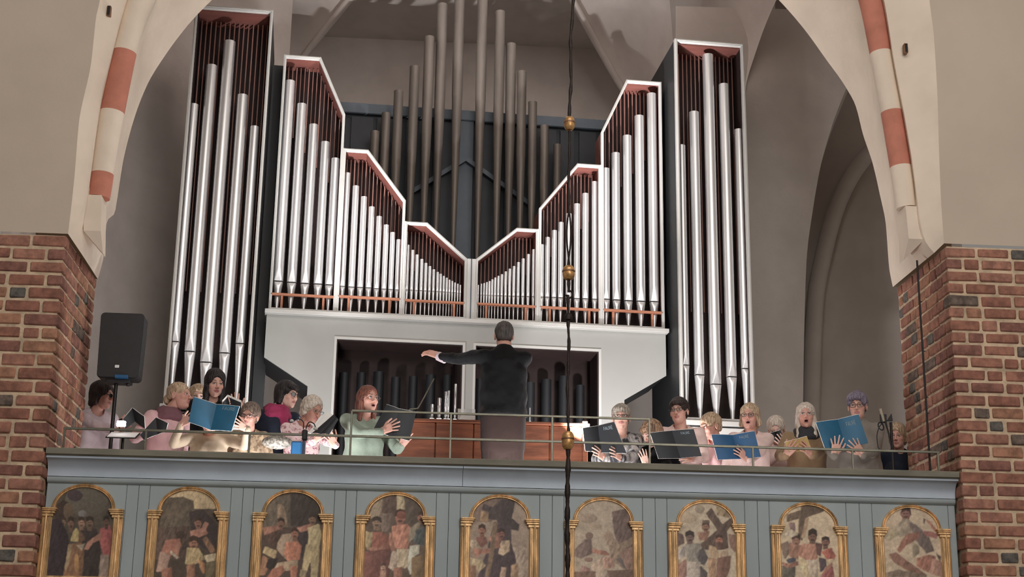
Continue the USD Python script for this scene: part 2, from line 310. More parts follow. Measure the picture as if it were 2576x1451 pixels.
# brick piers: every brick a part
rng = random.Random(5)
def brick_mesh(x0, x1, y0, y1, z0, z1, faces):
    "a worn brick: chamfered, slightly skewed box; faces = outward sides whose edges are eased"
    b = .009; j = lambda: rng.uniform(-.006, .006)
    P = []
    for X, sx in ((x0, 1), (x1, -1)):
        for Y, sy in ((y0, 1), (y1, -1)):
            for Z, sz in ((z0, 1), (z1, -1)):
                P += [(X + sx * b * .2 + j() * .4, Y + sy * b, Z + sz * b + j()), (X + sx * b + j(), Y + j() * .4, Z + sz * b), (X + sx * b, Y + sy * b, Z + j() * .5)]
    return trimesh.Trimesh(np.array(P)).convex_hull
def pick(header):
    return rng.choice(["brick_dark_a", "brick_dark_b"]) if rng.random() < (.36 if header else .035) else rng.choice(BRICKS)
def pier(side, corner_px, top_px, step, x_far, label):
    xc = at_y(*corner_px, YP)[0]; zt = at_y(*top_px, YP)[2]
    t = thing("pillar" , None, None, (xc, YP, 0), kind="structure")
    lo, hi = (x_far, xc) if side < 0 else (xc, x_far)
    put(t, "mortar_core", box(xc + .018 if side > 0 else -9.0, 9.0 if side > 0 else xc - .018, YP + .014, YB + .02, Z_DECK - .3, zt - .004), "mortar")
    z = zt; row = 0; nb = 0; REST = {k: [] for k in ('brick_red_a', 'brick_red_b', 'brick_red_c', 'brick_red_e')}
    z_low = at_y(1288, 1475, YP)[2]
    while z > z_low:
        z1 = z - rng.uniform(.010, .015); z0 = z - step + .011; z -= step
        a, bdep = ((.255, .125) if row % 2 == 0 else (.125, .255)); a += rng.uniform(-.01, .01)
        X0 = xc; sgn = side     # front runs outward from the corner: x = xc + sgn * s
        def add(s0, s1, y0, y1, header):
            xs = sorted((xc + sgn * s0, xc + sgn * s1))
            put(t, "brick", brick_mesh(xs[0], xs[1], y0, y1, z0 + rng.uniform(-.004, .004), z1 + rng.uniform(-.003, .003), None), pick(header), False)
        add(0.0, a, YP, YP + bdep, False)
        s = a + .022
        k = rng.randrange(3)
        while xc + sgn * s > lo + .02 if sgn < 0 else xc + sgn * s < hi - .02:
            header = (k % 3 == 2); L = (.125 if header else .262) + rng.uniform(-.014, .014); k += 1
            e = min(s + L, abs(x_far - xc))
            if e - s > .05: add(s, e, YP + rng.uniform(-.003, .006), YP + .10, header)
            s = e + rng.uniform(.018, .027)
        sx = abs(x_far - xc) + .02; k = rng.randrange(3)
        while sx < 3.2:                       # the wall goes on outside the photograph
            header = (k % 3 == 2); L = (.125 if header else .262); k += 1; xs = sorted((xc + sgn * sx, xc + sgn * (sx + L)))
            REST[rng.choice(['brick_red_a', 'brick_red_b', 'brick_red_c', 'brick_red_e'])].append(brick_mesh(xs[0], xs[1], YP, YP + .10, z0, z1, None)); sx += L + .022
        if z > Z_COP - .22:
            y = YP + bdep + .022; k = rng.randrange(3)
            while y < YB - .03:
                header = (k % 3 == 2); L = (.125 if header else .255) + rng.uniform(-.012, .012); k += 1
                e = min(y + L, YB)
                if e - y > .05:
                    o = rng.uniform(-.002, .006); add(o, .10, y, e, header)
                y = e + rng.uniform(.018, .026)
        row += 1
    for k, ms in REST.items(): put(t, "brickwork", join(ms), k, False, kind="stuff")
    return xc, zt
XL, ZTL = pier(-1, (153, 744), (165, 591), .1065, at_y(-150, 744, YP)[0], "")
XR, ZTR = pier(1, (2388, 778), (2376, 617), .1035, at_y(2790, 778, YP)[0], "")

# gallery room behind: walls and vault, surfaces given by corners seen in the photograph at their real depths
def sheet(name, pts, mat_, n=1, smooth=False):
    P = [at_y(a, b, c) for a, b, c in pts]; P = np.array(P)
    solo(name, trimesh.Trimesh(P, [(0, i, i + 1) for i in range(1, len(P) - 1)], process=False), mat_, kind="structure", smooth=smooth)
Y_BACK = 6.9
sheet("wall_back", [(520, 1500, Y_BACK), (520, -500, Y_BACK), (1800, -500, Y_BACK), (1800, 1500, Y_BACK)], "plaster_vault")
solo("wall_side", loft([np.array([(-3.6, 1.06, 0), (-3.5, 2.3, 0), (-3.1, 3.5, 0), (at_y(700, 600, 5.3)[0], 5.3, 0)], float) + [0, 0, z] for z in (Z_DECK - .3, 12.0)]), "plaster_vault", kind="structure")
# vault and side walls of the organ gallery
def patch(name, polys, mat_, smooth=False, label=None):
    V, F = [], []
    for pts in polys:
        P = [at_y(a, b, c) for a, b, c in pts]; o = len(V); V += P; F += [(o, o + i, o + i + 1) for i in range(1, len(P) - 1)]
    solo(name, trimesh.Trimesh(np.array(V), F, process=False), mat_, kind="structure", smooth=smooth)
# right-hand web between the diagonal rib and the groin, and the web beyond it
def web(name, a, b, sag=(0, 0, 0), mat_="plaster_vault", n=24):
    A = resample([at_y(*p) for p in a], n); B = resample([at_y(*p) for p in b], n)
    rows = [A + (B - A) * t + np.array(sag) * 4 * t * (1 - t) for t in np.linspace(0, 1, 12)]
    solo(name, loft(rows), mat_, kind="structure", smooth=True)
RIB_R = [(1800, 640, 6.2), (1690, 420, 6.1), (1560, 212, 5.85), (1490, 90, 5.5), (1430, -20, 5.1), (1350, -180, 4.8)]
GRO_R = [(1705, 640, 4.9), (1700, 380, 4.9), (1694, 130, 4.85), (1688, 40, 4.6), (1680, -40, 4.2), (1660, -200, 3.4)]
CRE_R = [(1868, 640, 4.0), (1868, 380, 4.0), (1874, 232, 4.0), (1905, 120, 3.9), (1940, 28, 3.6), (1985, -60, 3.2)]
RIB_L = [(560, 560, 6.2), (690, 270, 6.05), (765, 140, 5.85), (830, 58, 5.5), (888, -12, 5.1), (1010, -170, 4.8)]
GRO_L = [(440, 560, 4.9), (470, 270, 4.9), (490, 100, 4.85), (540, -10, 4.6), (600, -60, 4.2), (700, -200, 3.4)]
web("ceiling", RIB_R, GRO_R, (0, .25, .25)); web("ceiling", GRO_R, CRE_R, (0, .2, .2))
web("ceiling", RIB_L, GRO_L, (0, .25, .25))
for rb, nm in ((RIB_R, "trim_5"), (RIB_L, "trim_6")):
    c = resample([at_y(*p) for p in rb], 40); solo(nm, tube(c + [0, -.02, -.02], .045, 10), "plaster_vault", kind="structure", smooth=40)
# right-hand wall beside the tower, cut by the pointed side arch; recess with its own rib beyond
EDGE = [(2018, 1250), (2020, 1040), (2024, 800), (2030, 640), (2043, 540), (2064, 420), (2095, 310), (2128, 225), (2165, 140), (2220, 30)]
c = resample([at_y(a, b, 3.95) for a, b in EDGE], 40); inn = np.array([at_y(1700, pix(p)[1], 4.05) for p in c]); inn[:, 2] = c[:, 2]
cb = c + np.array([.10, .55, 0])
solo("wall_right", loft([inn, c, cb]), "plaster_gallery", kind="structure", smooth=40)
patch("wall_recess", [[(1950, 1300, 5.2), (1950, -200, 5.2), (2420, -200, 4.6), (2420, 1300, 4.6)]], "plaster_gallery")
rr = resample([at_y(a, b, y) for a, b, y in [(2040, 1300, 4.95), (2044, 900, 4.95), (2053, 740, 4.95), (2072, 640, 4.92), (2105, 520, 4.88), (2150, 430, 4.8), (2200, 370, 4.7)]], 30)
solo("trim_7", tube(rr, .10, 10), "plaster_gallery", kind="structure", smooth=40)
# ---------------------------------------------------------------- the organ; its front is turned 3.9 degrees from the parapet
OA = math.radians(3.9)
OO = at_y(1182, 830, 3.2); OO = np.array([OO[0], OO[1], 0.0])
OU, OD = np.array([math.cos(OA), math.sin(OA), 0]), np.array([-math.sin(OA), math.cos(OA), 0])
def ol(px, py, d=0.0):
    "pixel -> (u, z) on the organ's plane at depth d behind its front"
    r = ray(px, py); t = ((OO + OD * d - EYE) @ OD) / (r @ OD); p = EYE + r * t - OO; return np.array([p @ OU, p[2]])
def ow(u, d, z): return OO + OU * u + OD * d + np.array([0, 0, z])

def pipe_parts(u, d, z_foot, z_mouth, z_apex, z_top, r, tip=.3):
    n = 28; phi = -PI + (np.arange(n) + .5) * 2 * PI / n            # 0 = front (towards -d)
    w0 = .88
    def ring(z, rad, w):
        x, y = rad * np.sin(phi), -rad * np.cos(phi)
        if w > 0:
            y = np.where(np.abs(phi) < w, -rad * math.cos(w), y)
        return np.stack([u + x, d + y, np.full(n, z)], 1)
    def skin(rings):
        V = np.vstack(rings); F = []
        m = len(rings); i, j = np.meshgrid(np.arange(m - 1), np.arange(n), indexing="ij"); j2 = (j + 1) % n
        q = np.stack([i * n + j, i * n + j2, (i + 1) * n + j2, (i + 1) * n + j], -1).reshape(-1, 4)
        F = np.vstack([q[:, [0, 1, 2]], q[:, [0, 2, 3]]]); k = np.arange(n); k2 = (k + 1) % n; N = len(V); o = (m - 1) * n
        V = np.vstack([V, rings[0].mean(0), rings[-1].mean(0)])
        F = np.vstack([F, np.stack([k2, k, np.full(n, N)], 1), np.stack([o + k, o + k2, np.full(n, N + 1)], 1)])
        return trimesh.Trimesh(V, F, process=False)
    g = min(.012, r * .25); h = z_apex - z_mouth
    body = [ring(z_mouth + g / 2 + h * t, r, w0 * (1 - t) ** .8) for t in np.linspace(0, 1, 7)] + [ring(z_top, r, 0)]
    fh = min(1.7 * r, .45 * (z_mouth - z_foot))
    foot = [ring(z_foot, r * tip, 0), ring(z_mouth - fh, r * (tip + (1 - tip) * (z_mouth - fh - z_foot) / (z_mouth - z_foot)), 0)]
    for t in np.linspace(.25, 1, 4):
        z = z_mouth - g / 2 - fh * (1 - t); foot.append(ring(z, r * (tip + (1 - tip) * (z - z_foot) / (z_mouth - z_foot)), w0 * t ** 1.0))
    c = r * math.cos(w0)
    slit = box(u - r * .70, u + r * .70, d - c + .004, d + r * .6, z_mouth - g / 2 - .001, z_mouth + g / 2 + .001)
    return skin(body), skin(foot), slit
def add_pipe(t, u, d, zf, zm, za, zt, r, m="pipe_metal"):
    b, f, s = pipe_parts(u, d, zf, zm, za, zt, r)
    p = put(t, "organ_pipe", b, m, 35, local=True)
    put(p, "pipe_foot", f, m, 35, local=True); put(p, "pipe_mouth", s, "pipe_shadow", False, local=True)

def frame_bars(poly, wdt, d0, d1):
    "a mitred frame along a closed outline in the (u, z) plane"
    P = Polygon(poly); inner = P.buffer(-wdt, join_style=2)
    return prism_xz(P.difference(inner), d0, d1), inner

# --- the two tall towers
def tower(name, label, corners, pipes, d0, side, ledge):
    (l0, lt, rt) = corners
    u0, zt = ol(*lt, d0); u1, zt2 = ol(*rt, d0); zt = (zt + zt2) / 2; ub = ol(*l0, d0)[0]; u0 = (u0 + ub) / 2
    zb = ol(*ledge, d0)[1]
    t = thing(name, label, "organ tower", OO + OD * d0 + OU * (u0 + u1) / 2 + np.array([0, 0, Z_DECK]), OA, kind=None)
    c = np.array([(u0 + u1) / 2, 0, Z_DECK])
    def P(nm, m, ma, sm=30, **k): m = m.copy(); m.apply_translation(-c); return put(t, nm, m, ma, sm, local=True, **k)
    fr, inner = frame_bars([(u0, zb), (u1, zb), (u1, zt), (u0, zt)], .030, 0, .05)
    P("frame", fr, "case_white", 20)
    fr2, _ = frame_bars([(u0 + .012, zb + .012), (u1 - .012, zb + .012), (u1 - .012, zt - .012), (u0 + .012, zt - .012)], .008, -.008, .0)
    P("frame_bead", fr2, "case_white", 20)
    D = 1.25
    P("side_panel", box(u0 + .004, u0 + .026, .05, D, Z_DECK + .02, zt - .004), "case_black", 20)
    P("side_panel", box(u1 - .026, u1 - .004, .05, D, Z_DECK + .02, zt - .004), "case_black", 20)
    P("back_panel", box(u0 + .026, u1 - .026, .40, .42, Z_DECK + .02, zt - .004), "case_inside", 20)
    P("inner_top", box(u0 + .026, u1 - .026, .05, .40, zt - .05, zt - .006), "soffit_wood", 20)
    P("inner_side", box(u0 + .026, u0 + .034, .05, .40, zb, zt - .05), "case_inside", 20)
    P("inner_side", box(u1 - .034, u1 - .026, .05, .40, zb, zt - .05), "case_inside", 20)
    P("base_cabinet", box(u0 + .004, u1 - .004, .03, D, Z_DECK, zb - .05, .006), "case_white", 20)
    P("ledge", box(u0 - .03, u1 + .03, -.03, .09, zb - .045, zb, .005), "case_white", 20)
    P("base_recess", box(u0 + .02, u1 - .02, .026, .05, zb - .06, zb - .048), "pipe_shadow", 20)
    n = 15; ztops = sorted([ol(p[0], p[2], d0 + .12)[1] for p in pipes])
    for k in range(n):
        uu = u0 + .06 + (u1 - u0 - .12) * k / (n - 1)
        P("slat", box(uu - .006, uu + .006, .27, .285, zb + 1.2, zt - .05), "slat_wood", False)
    for (xm, ym, yt, ya, w) in pipes:
        dd = .12
        um, zm = ol(xm, ym, d0 + dd - .04); ztp = ol(xm, yt, d0 + dd)[1]; za = ol(xm, ya, d0 + dd - .04)[1]
        r = w / 2
        b, f, s = pipe_parts(um, dd, zb + .004, zm, za, ztp, r, .28)
        p = P("organ_pipe", b, "pipe_metal", 35)
        f.apply_translation(-c); s.apply_translation(-c)
        put(p, "pipe_foot", f, "pipe_metal", 35, local=True); put(p, "pipe_mouth", s, "pipe_shadow", False, local=True)
    return u0, u1, zb, zt
PXM = .00402     # metres per pixel at the organ
TL = tower("organ_tower", "tall white framed organ tower with five pipes behind the left choir", ((409, 989), (494, 14), (688, 22)),
      [(439.5, 858, 260, 825, .092), (477, 883, 161.6, 842, .108), (518, 910.5, 101, 866, .120), (564.6, 887, 237, 850, .108), (603.7, 863, 317, 832, .092)], -.42, -1, (513, 1020))
TR = tower("organ_tower", "tall white framed organ tower with five pipes behind the right choir", ((1713, 992), (1697, 101), (1871, 105)),
      [(1727, 917, 367, 884, .080), (1762, 942, 284, 905, .104), (1803, 966, 141, 930, .118), (1843, 947, 215, 905, .108), (1878, 926, 328, 890, .088)], -.42, 1, (1795, 1059))

# --- the main case
MC = thing("organ_case", "white organ case with stepped V-shaped pipe front over dark openings", "organ case", OO + np.array([0, 0, Z_DECK]), OA)
mc0 = np.array([0, 0, Z_DECK])
def PM(nm, m, ma, sm=30, par=None, **k):
    m = m.copy(); m.apply_translation(-mc0); return put(par or MC, nm, m, ma, sm, local=True, **k)
zbase = (ol(662, 779)[1] + ol(1679.5, 829)[1]) / 2
OUTL = [(716, 139), (809, 145), (869, 288), (865, 373), (926, 376), (1019, 503), (1018, 556), (1074, 558), (1173, 651)]
OUTR = [(1665, 203), (1578, 199), (1514, 331), (1512, 413), (1452, 411), (1355.5, 524), (1353.5, 575.6), (1299, 573.5), (1193, 652)]
uzL = np.array([ol(*p) for p in OUTL]); uzR = np.array([ol(*p) for p in OUTR])
sym = (uzL * [-1, 1] + uzR) / 2          # the case is symmetric: mean of both halves, outer corner first
uA, zA = sym[0]; uA2 = sym[1][0]; uB0 = (sym[2][0] + sym[3][0]) / 2; zA3 = sym[2][1]; zB = sym[3][1]; uB2 = sym[4][0]; uC0 = (sym[5][0] + sym[6][0]) / 2; zB3 = sym[5][1]; zC = sym[6][1]; uC2 = sym[7][0]; uM, zM = sym[8]
zA = (zA + sym[1][1]) / 2; zB = (zB + sym[4][1]) / 2; zC = (zC + sym[7][1]) / 2
FD = 0.85
def field(side, outline, pipes, nsl, slat_low):
    poly = [(side * a, b) for a, b in outline]
    fr, inner = frame_bars(poly, .028, 0, .045); PM("frame", fr, "case_white", 20)
    fr2, _ = frame_bars([tuple(x) for x in np.array(Polygon(poly).buffer(-.010, join_style=2).exterior.coords)[:-1]], .007, -.007, 0)
    PM("frame_bead", fr2, "case_white", 20)
    ring = Polygon(poly).buffer(-.004, join_style=2).difference(Polygon(poly).buffer(-.020, join_style=2))
    PM("inner_lining", prism_xz(ring, .045, .36), "soffit_wood", 20)
    PM("back_panel", prism_xz(Polygon(poly).buffer(-.01, join_style=2), .36, .38), "case_inside", 20)
    us = [a for a, b in outline]; lo, hi = min(us) + .03, max(us) - .03
    P_in = Polygon(outline).buffer(-.03, join_style=2)
    for k in range(nsl):
        uu = lo + (hi - lo) * (k + .5) / nsl
        ln = P_in.intersection(shapely.LineString([(uu, 0), (uu, 20)]))
        if ln.is_empty: continue
        zt = ln.bounds[3]; zl = slat_low(uu)
        if zt - zl > .05: PM("slat", box(side * uu - .0055, side * uu + .0055, .25, .265, zl, zt), "slat_wood", False)
    ulo, uhi = sorted((side * (lo - .02), side * (hi + .02)))
    dd = .10
    for (xm, ym, ya, yt, w) in pipes:
        um, zm = ol(xm, ym, dd - .03); zt = ol(xm, yt, dd)[1]; za = ol(xm, ya, dd - .03)[1]
        b, f, s = pipe_parts(um, dd, zbase + .03, zm, za, zt, w / 2, .25)
        for q in (b, f, s): q.apply_translation(-mc0)
        p = put(MC, "organ_pipe", b, "pipe_metal", 35, local=True)
        put(p, "pipe_foot", f, "pipe_metal", 35, local=True); put(p, "pipe_mouth", s, "pipe_shadow", False, local=True)
    # the wooden rail in front of the pipe feet with its little posts
    zr = ol(*RAILZ[(side, len(pipes))], .02)[1]
    PM("pipe_rail", box(ulo, uhi, .0, .045, zr - .011, zr + .011, .003), "rail_wood", 20)
    for k in (.18, .82): uu = ulo + (uhi - ulo) * k; PM("rail_post", box(uu - .012, uu + .012, .012, .045, zbase + .03, zr - .011, .002), "rail_wood", 20)
RAILZ = {(-1, 5): (760, 743), (-1, 8): (925, 749), (-1, 16): (1095, 759), (1, 16): (1275, 768), (1, 8): (1430, 776), (1, 5): (1590, 783)}
zb_ = zbase
A = [(uB0, zb_), (uA, zb_), (uA, zA), (uA2, zA), (uB0, zA3)]
B = [(uC0, zb_), (uB0, zb_), (uB0, zB), (uB2, zB), (uC0, zB3)]
C = [(uM, zb_), (uC0, zb_), (uC0, zC), (uC2, zC), (uM, zM)]
pA = [(699.6, 707, 673, 202.6, .105), (733.5, 710, 674, 261, .102), (767, 712.5, 680, 313, .096), (799.7, 714, 682, 357, .092), (828, 716, 685, 398.6, .088)]
pB = [(861, 719, 690, 435, .062), (884, 721, 698, 468, .070), (906, 722, 702, 495, .067), (927, 723, 704, 520.6, .064), (947, 725, 706, 544.6, .060), (966, 726, 710, 566, .057), (983, 727, 711, 585, .054), (999, 728, 712, 603, .050)]
cxL = [1023.6, 1036, 1048, 1060, 1070.7, 1081, 1091, 1101, 1109, 1117, 1124.5, 1131.5, 1138.5, 1145.5, 1152.5, 1159]
cyL = [616.5, 629.5, 641, 652, 662, 670, 678, 684.6, 689, 694.6, 699, 704, 707, 711, 714, 717]
pC = [(x - .5, 728 + i * .45, 718 + i * .6, y, .040 - .0014 * i) for i, (x, y) in enumerate(zip(cxL, cyL))]
pA2 = [(1526, 752, 728, 424.6, .084), (1552, 754, 724, 386, .090), (1582, 756, 721, 342.8, .096), (1613.6, 757.5, 720, 293, .102), (1647, 758.5, 718, 237.7, .105)]
pB2 = [(1363, 746, 733, 615.7, .050), (1377.5, 746.5, 733, 597.5, .053), (1394.5, 747, 732, 580, .056), (1411, 748, 731, 560, .060), (1431, 749, 730, 538, .063), (1452, 750, 727, 513.6, .067), (1473.6, 750.5, 725, 487.5, .070), (1497, 751.5, 722, 457.7, .062)]
cxR = [1203.4, 1211, 1218, 1224.7, 1231.5, 1238.4, 1246, 1254, 1262.7, 1272.3, 1282.5, 1293, 1304, 1316, 1329, 1342.6]
cyR = [717, 714, 712.5, 710, 707.5, 703, 698.7, 694.5, 690.4, 683.5, 676.6, 670, 660, 651, 640, 628]
pC2 = [(x, 739.5 + i * .35, 735 - i * .1, y, .019 + .0014 * i) for i, (x, y) in enumerate(zip(cxR, cyR))]
def slope(u0, z0, u1, z1): return lambda u: z0 + (z1 - z0) * (u - u0) / (u1 - u0)
sA = slope(uB0, ol(842, 420)[1] - .25, uA, ol(736, 230)[1] - .25); sB = slope(uC0, ol(1003, 600)[1] - .2, uB0, ol(878, 435)[1] - .2); sC = slope(uM, ol(1159, 717)[1] - .12, uC0, ol(1024, 616)[1] - .12)
for side, (a, b, c) in ((-1, (pA, pB, pC)), (1, (pA2, pB2, pC2))):
    field(side, A, a, 14, sA); field(side, B, b, 15, sB); field(side, C, c, 15, sC)
PM("centre_post", box(-uM, uM, -.012, .06, zbase, zM), "case_white", 20)
PM("centre_post_groove", box(-.006, .006, -.016, .0, zbase, zM), "swell_grey", 20)
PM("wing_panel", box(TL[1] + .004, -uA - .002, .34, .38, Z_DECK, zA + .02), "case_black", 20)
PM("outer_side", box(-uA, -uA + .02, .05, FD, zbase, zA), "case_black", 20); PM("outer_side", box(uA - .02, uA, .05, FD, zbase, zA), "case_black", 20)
zth = .042
uS = (abs(ol(662, 779, -.05)[0]) + ol(1679.5, 829, -.05)[0]) / 2
PM("base_slab", box(-uS, uS, -.06, FD, zbase - zth, zbase, .004), "case_white", 20)
# lower body: white face with two openings and slanted corners
uF = (abs(ol(666, 800)[0]) + ol(1672, 850)[0]) / 2; zS = (ol(664, 896)[1] + ol(1672, 944.5)[1]) / 2
uN = (abs(ol(771, 969)[0]) + ol(1569, 1005)[0]) / 2; zN = (ol(771, 969)[1] + ol(1569, 1005)[1]) / 2
uO = (abs(ol(844, 852)[0]) + ol(1503, 882.5)[0]) / 2; zO = (ol(844, 852)[1] + ol(1503, 882.5)[1]) / 2; uI = (abs(ol(1163, 866)[0]) + ol(1196, 867.5)[0]) / 2
z0 = Z_DECK
face = Polygon([(-uF, zbase - zth), (uF, zbase - zth), (uF, zS), (uN, zN), (uN, z0), (-uN, z0), (-uN, zN), (-uF, zS)])
opening = [Polygon([(s * uI, z0 + .2), (s * uO, z0 + .2), (s * uO, zO), (s * uI, zO)]) for s in (-1, 1)]
PM("front_panel", prism_xz(face.difference(opening[0]).difference(opening[1]), .02, .05), "case_grey", 20)
for s in (-1, 1):
    o = opening[0 if s < 0 else 1]; PM("opening_trim", prism_xz(o.buffer(.026, join_style=2).difference(o), .008, .022), "case_white", 20)
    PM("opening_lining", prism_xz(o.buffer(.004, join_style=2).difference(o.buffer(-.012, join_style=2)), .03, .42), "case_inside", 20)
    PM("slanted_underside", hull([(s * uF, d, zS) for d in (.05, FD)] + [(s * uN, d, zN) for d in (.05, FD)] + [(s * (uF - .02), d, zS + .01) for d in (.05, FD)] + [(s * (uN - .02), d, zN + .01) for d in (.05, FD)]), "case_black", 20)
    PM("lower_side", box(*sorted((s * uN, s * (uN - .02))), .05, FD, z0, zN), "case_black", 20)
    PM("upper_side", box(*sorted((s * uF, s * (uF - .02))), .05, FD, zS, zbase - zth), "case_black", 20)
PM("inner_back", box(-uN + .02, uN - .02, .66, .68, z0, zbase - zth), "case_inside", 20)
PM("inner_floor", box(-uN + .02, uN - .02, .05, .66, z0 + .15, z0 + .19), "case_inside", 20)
r2 = random.Random(3)
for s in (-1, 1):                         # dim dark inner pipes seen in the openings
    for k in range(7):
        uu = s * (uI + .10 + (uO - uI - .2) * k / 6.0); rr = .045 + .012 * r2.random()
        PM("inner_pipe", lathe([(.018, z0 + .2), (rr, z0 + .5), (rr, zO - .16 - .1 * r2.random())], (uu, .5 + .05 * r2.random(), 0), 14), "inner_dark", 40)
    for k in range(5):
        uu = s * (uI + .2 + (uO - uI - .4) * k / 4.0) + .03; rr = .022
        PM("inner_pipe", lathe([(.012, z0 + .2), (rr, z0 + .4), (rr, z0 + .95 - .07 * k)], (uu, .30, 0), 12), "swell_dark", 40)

# --- swell box and tall tapered pipes behind the valley of the case
SW = thing("swell_box", "dark blue-grey organ box with gabled trim behind the V-shaped front", "organ box", OO + OD * 1.35 + np.array([0, 0, Z_DECK]), OA)
def PS(nm, m, ma, sm=30, **k): m = m.copy(); m.apply_translation(-np.array([0, 1.35, Z_DECK])); return put(SW, nm, m, ma, sm, local=True, **k)
ds = 1.35
sl, st = ol(820, 262, ds); sr, st2 = ol(1560, 296, ds); st = (st + st2) / 2 + .0
PS("body", box(sl, sr, ds + .06, ds + .75, Z_DECK, st - .02), "swell_dark", 20)
PS("top_board", box(sl - .03, sr + .03, ds - .01, ds + .8, st - .13, st, .01), "swell_grey", 20)
cl, cr_ = ol(1148, 400, ds)[0], ol(1190, 400, ds)[0]
PS("centre_board", box(cl, cr_, ds + .01, ds + .06, ol(1170, 700, ds)[1], st - .13), "swell_grey", 20)
for k, (x0, x1) in enumerate([(880, 935), (945, 1010), (1020, 1080), (1090, 1140), (1200, 1260), (1270, 1330), (1345, 1400), (1410, 1445), (1458, 1500)]):
    a, b = ol(x0, 400, ds)[0], ol(x1, 400, ds)[0]
    PS("shutter_panel", box(a, b, ds + .02, ds + .06, ol(1170, 660, ds)[1], st - .16), "swell_dark", 20)
pk = ol(1172, 405, ds - .05); e1 = ol(1030, 492, ds - .05); e2 = ol(1335, 520, ds - .05)
for e in (e1, e2):
    q = np.array([pk, e]); nrm = np.array([-(q[1] - q[0])[1], (q[1] - q[0])[0]]); nrm /= np.linalg.norm(nrm); nrm *= np.sign(nrm[1]) * .05
    PS("gable_trim", prism_xz([tuple(q[0]), tuple(q[1]), tuple(q[1] + nrm), tuple(q[0] + nrm)], ds - .06, ds), "swell_grey", 20)
TP = thing("tapered_pipe_rank", "rank of tall pale tapered pipes rising above the V-shaped front", "organ pipes", OO + OD * 1.1 + np.array([0, 0, Z_DECK]), OA)
def PT(nm, m, ma, sm=40): m = m.copy(); m.apply_translation(-np.array([0, 1.1, Z_DECK])); return put(TP, nm, m, ma, sm, local=True)
dp = 1.1
zc = ol(1180, 700, dp)[1]
PT("wind_chest", box(-1.5, 1.5, dp - .12, dp + .16, zc - .12, zc, .01), "swell_dark", 20)
PT("chest_stand", box(-1.4, 1.4, dp - .06, dp + .1, Z_DECK, zc - .12), "swell_dark", 20)
# (x at top, y top, x at foot, width at top px)
tall = [(943.5, 331, 931, 21), (972, 283, 960, 22), (1003, 230, 990, 23), (1044, 166, 1020, 24), (1080.5, 94, 1060, 25), (1114, 9, 1098, 26), (1158, -60, 1136, 26),
        (1216, -50, 1207, 26), (1258.5, 30, 1247, 25), (1287, 109, 1279, 25), (1313, 181, 1308, 23), (1341, 255, 1339, 22), (1370, 317, 1366, 21), (1403, 362, 1396, 19)]
for k, (xt, yt, xf, w) in enumerate(tall):
    u, zt = ol(xt, yt, dp); r = w * .0047 / 2; ub = ol(xt, yt, dp)[0]; zmid = zt - (zt - zc) * .42
    PT("organ_pipe", lathe([(r * .30, zc), (r * .97, zmid), (r, zmid + .02), (r, zt - .03), (r * 1.02, zt - .025), (r * 1.02, zt)], (ub, dp + (.03 if k % 2 else 0), 0), 20), "pipe_old", 35)

# --- organ console back in front of the case, with small chrome display pipes
CY = 1.75
ca, cb = at_y(998, 1100, CY), at_y(1478, 1100, CY)
zct = at_y(1240, 1058, CY)[2]
CON = thing("organ_console", "brown wooden back of the organ console behind the conductor", "organ console", ((ca[0] + cb[0]) / 2, CY, Z_DECK))
n = 5; xs = np.linspace(ca[0], cb[0], n + 1)
for k in range(n): put(CON, "back_panel", box(xs[k] + .004, xs[k + 1] - .004, CY, CY + .03, Z_DECK + .02, zct - .03, .006), "console_wood", 20)
put(CON, "carcass", box(ca[0] + .01, cb[0] - .01, CY + .025, CY + .55, Z_DECK, zct - .035), "console_wood", 20)
put(CON, "top_board", box(ca[0] - .02, cb[0] + .02, CY - .02, CY + .6, zct - .03, zct, .006), "console_wood", 20)
put(CON, "end_post", box(cb[0] - .05, cb[0] + .0, CY - .03, CY + .05, Z_DECK, at_y(1465, 1064, CY)[2] + .02, .008), "console_wood", 20)
for px, py, w in [(1086, 1017, 9), (1104, 1001, 10), (1120, 985, 7), (1127, 983, 7), (1144, 966, 7), (1333, 1026, 4)]:
    p = at_y(px, 1056, CY + .1); zt = at_y(px, py, CY + .1)[2]; r = w / 2 * .0036
    t = thing("display_pipe", {1086: "shortest small chrome pipe standing on the left of the console top", 1104: "second shortest small chrome pipe on the console top", 1120: "slim chrome pipe left of its twin on the console top", 1127: "slim chrome pipe right of its twin on the console top", 1144: "tallest small chrome pipe on the console top", 1333: "thin chrome pipe on the console right of the conductor"}[px], "small pipe", (p[0], CY + .1, zct))
    put(t, "pipe_body", lathe([(r * .4, zct + .001), (r, zct + .05), (r, zt)], (p[0], CY + .1, 0), 14), "chrome", 40)
    put(t, "foot_block", box(p[0] - r * 1.4, p[0] + r * 1.4, CY + .1 - r * 1.4, CY + .1 + r * 1.4, zct + .001, zct + .025, .003), "chrome", 20)
pa, pb = at_y(1151, 1058, CY + .06), at_y(1196, 1058, CY + .06)
mr = thing("music_desk", "clear acrylic music desk with white papers on the console behind the conductor", "music desk", ((pa[0] + pb[0]) / 2, CY + .06, zct))
h = at_y(1136, 1024, CY + .06)[2]
put(mr, "desk_plate", hull([(x, CY + .04 + dy, zct + .001) for x in (pa[0], pb[0]) for dy in (0, .006)] + [(x, CY + .12 + dy, h) for x in (pa[0], pb[0]) for dy in (0, .006)]), "acrylic", False)
put(mr, "paper", hull([(x, CY + .03 + dy, zct + .004) for x in (pa[0] + .01, pb[0] - .01) for dy in (0, .004)] + [(x, CY + .055 + dy, zct + .055) for x in (pa[0] + .03, pb[0] - .01) for dy in (0, .004)]), "paper", False)
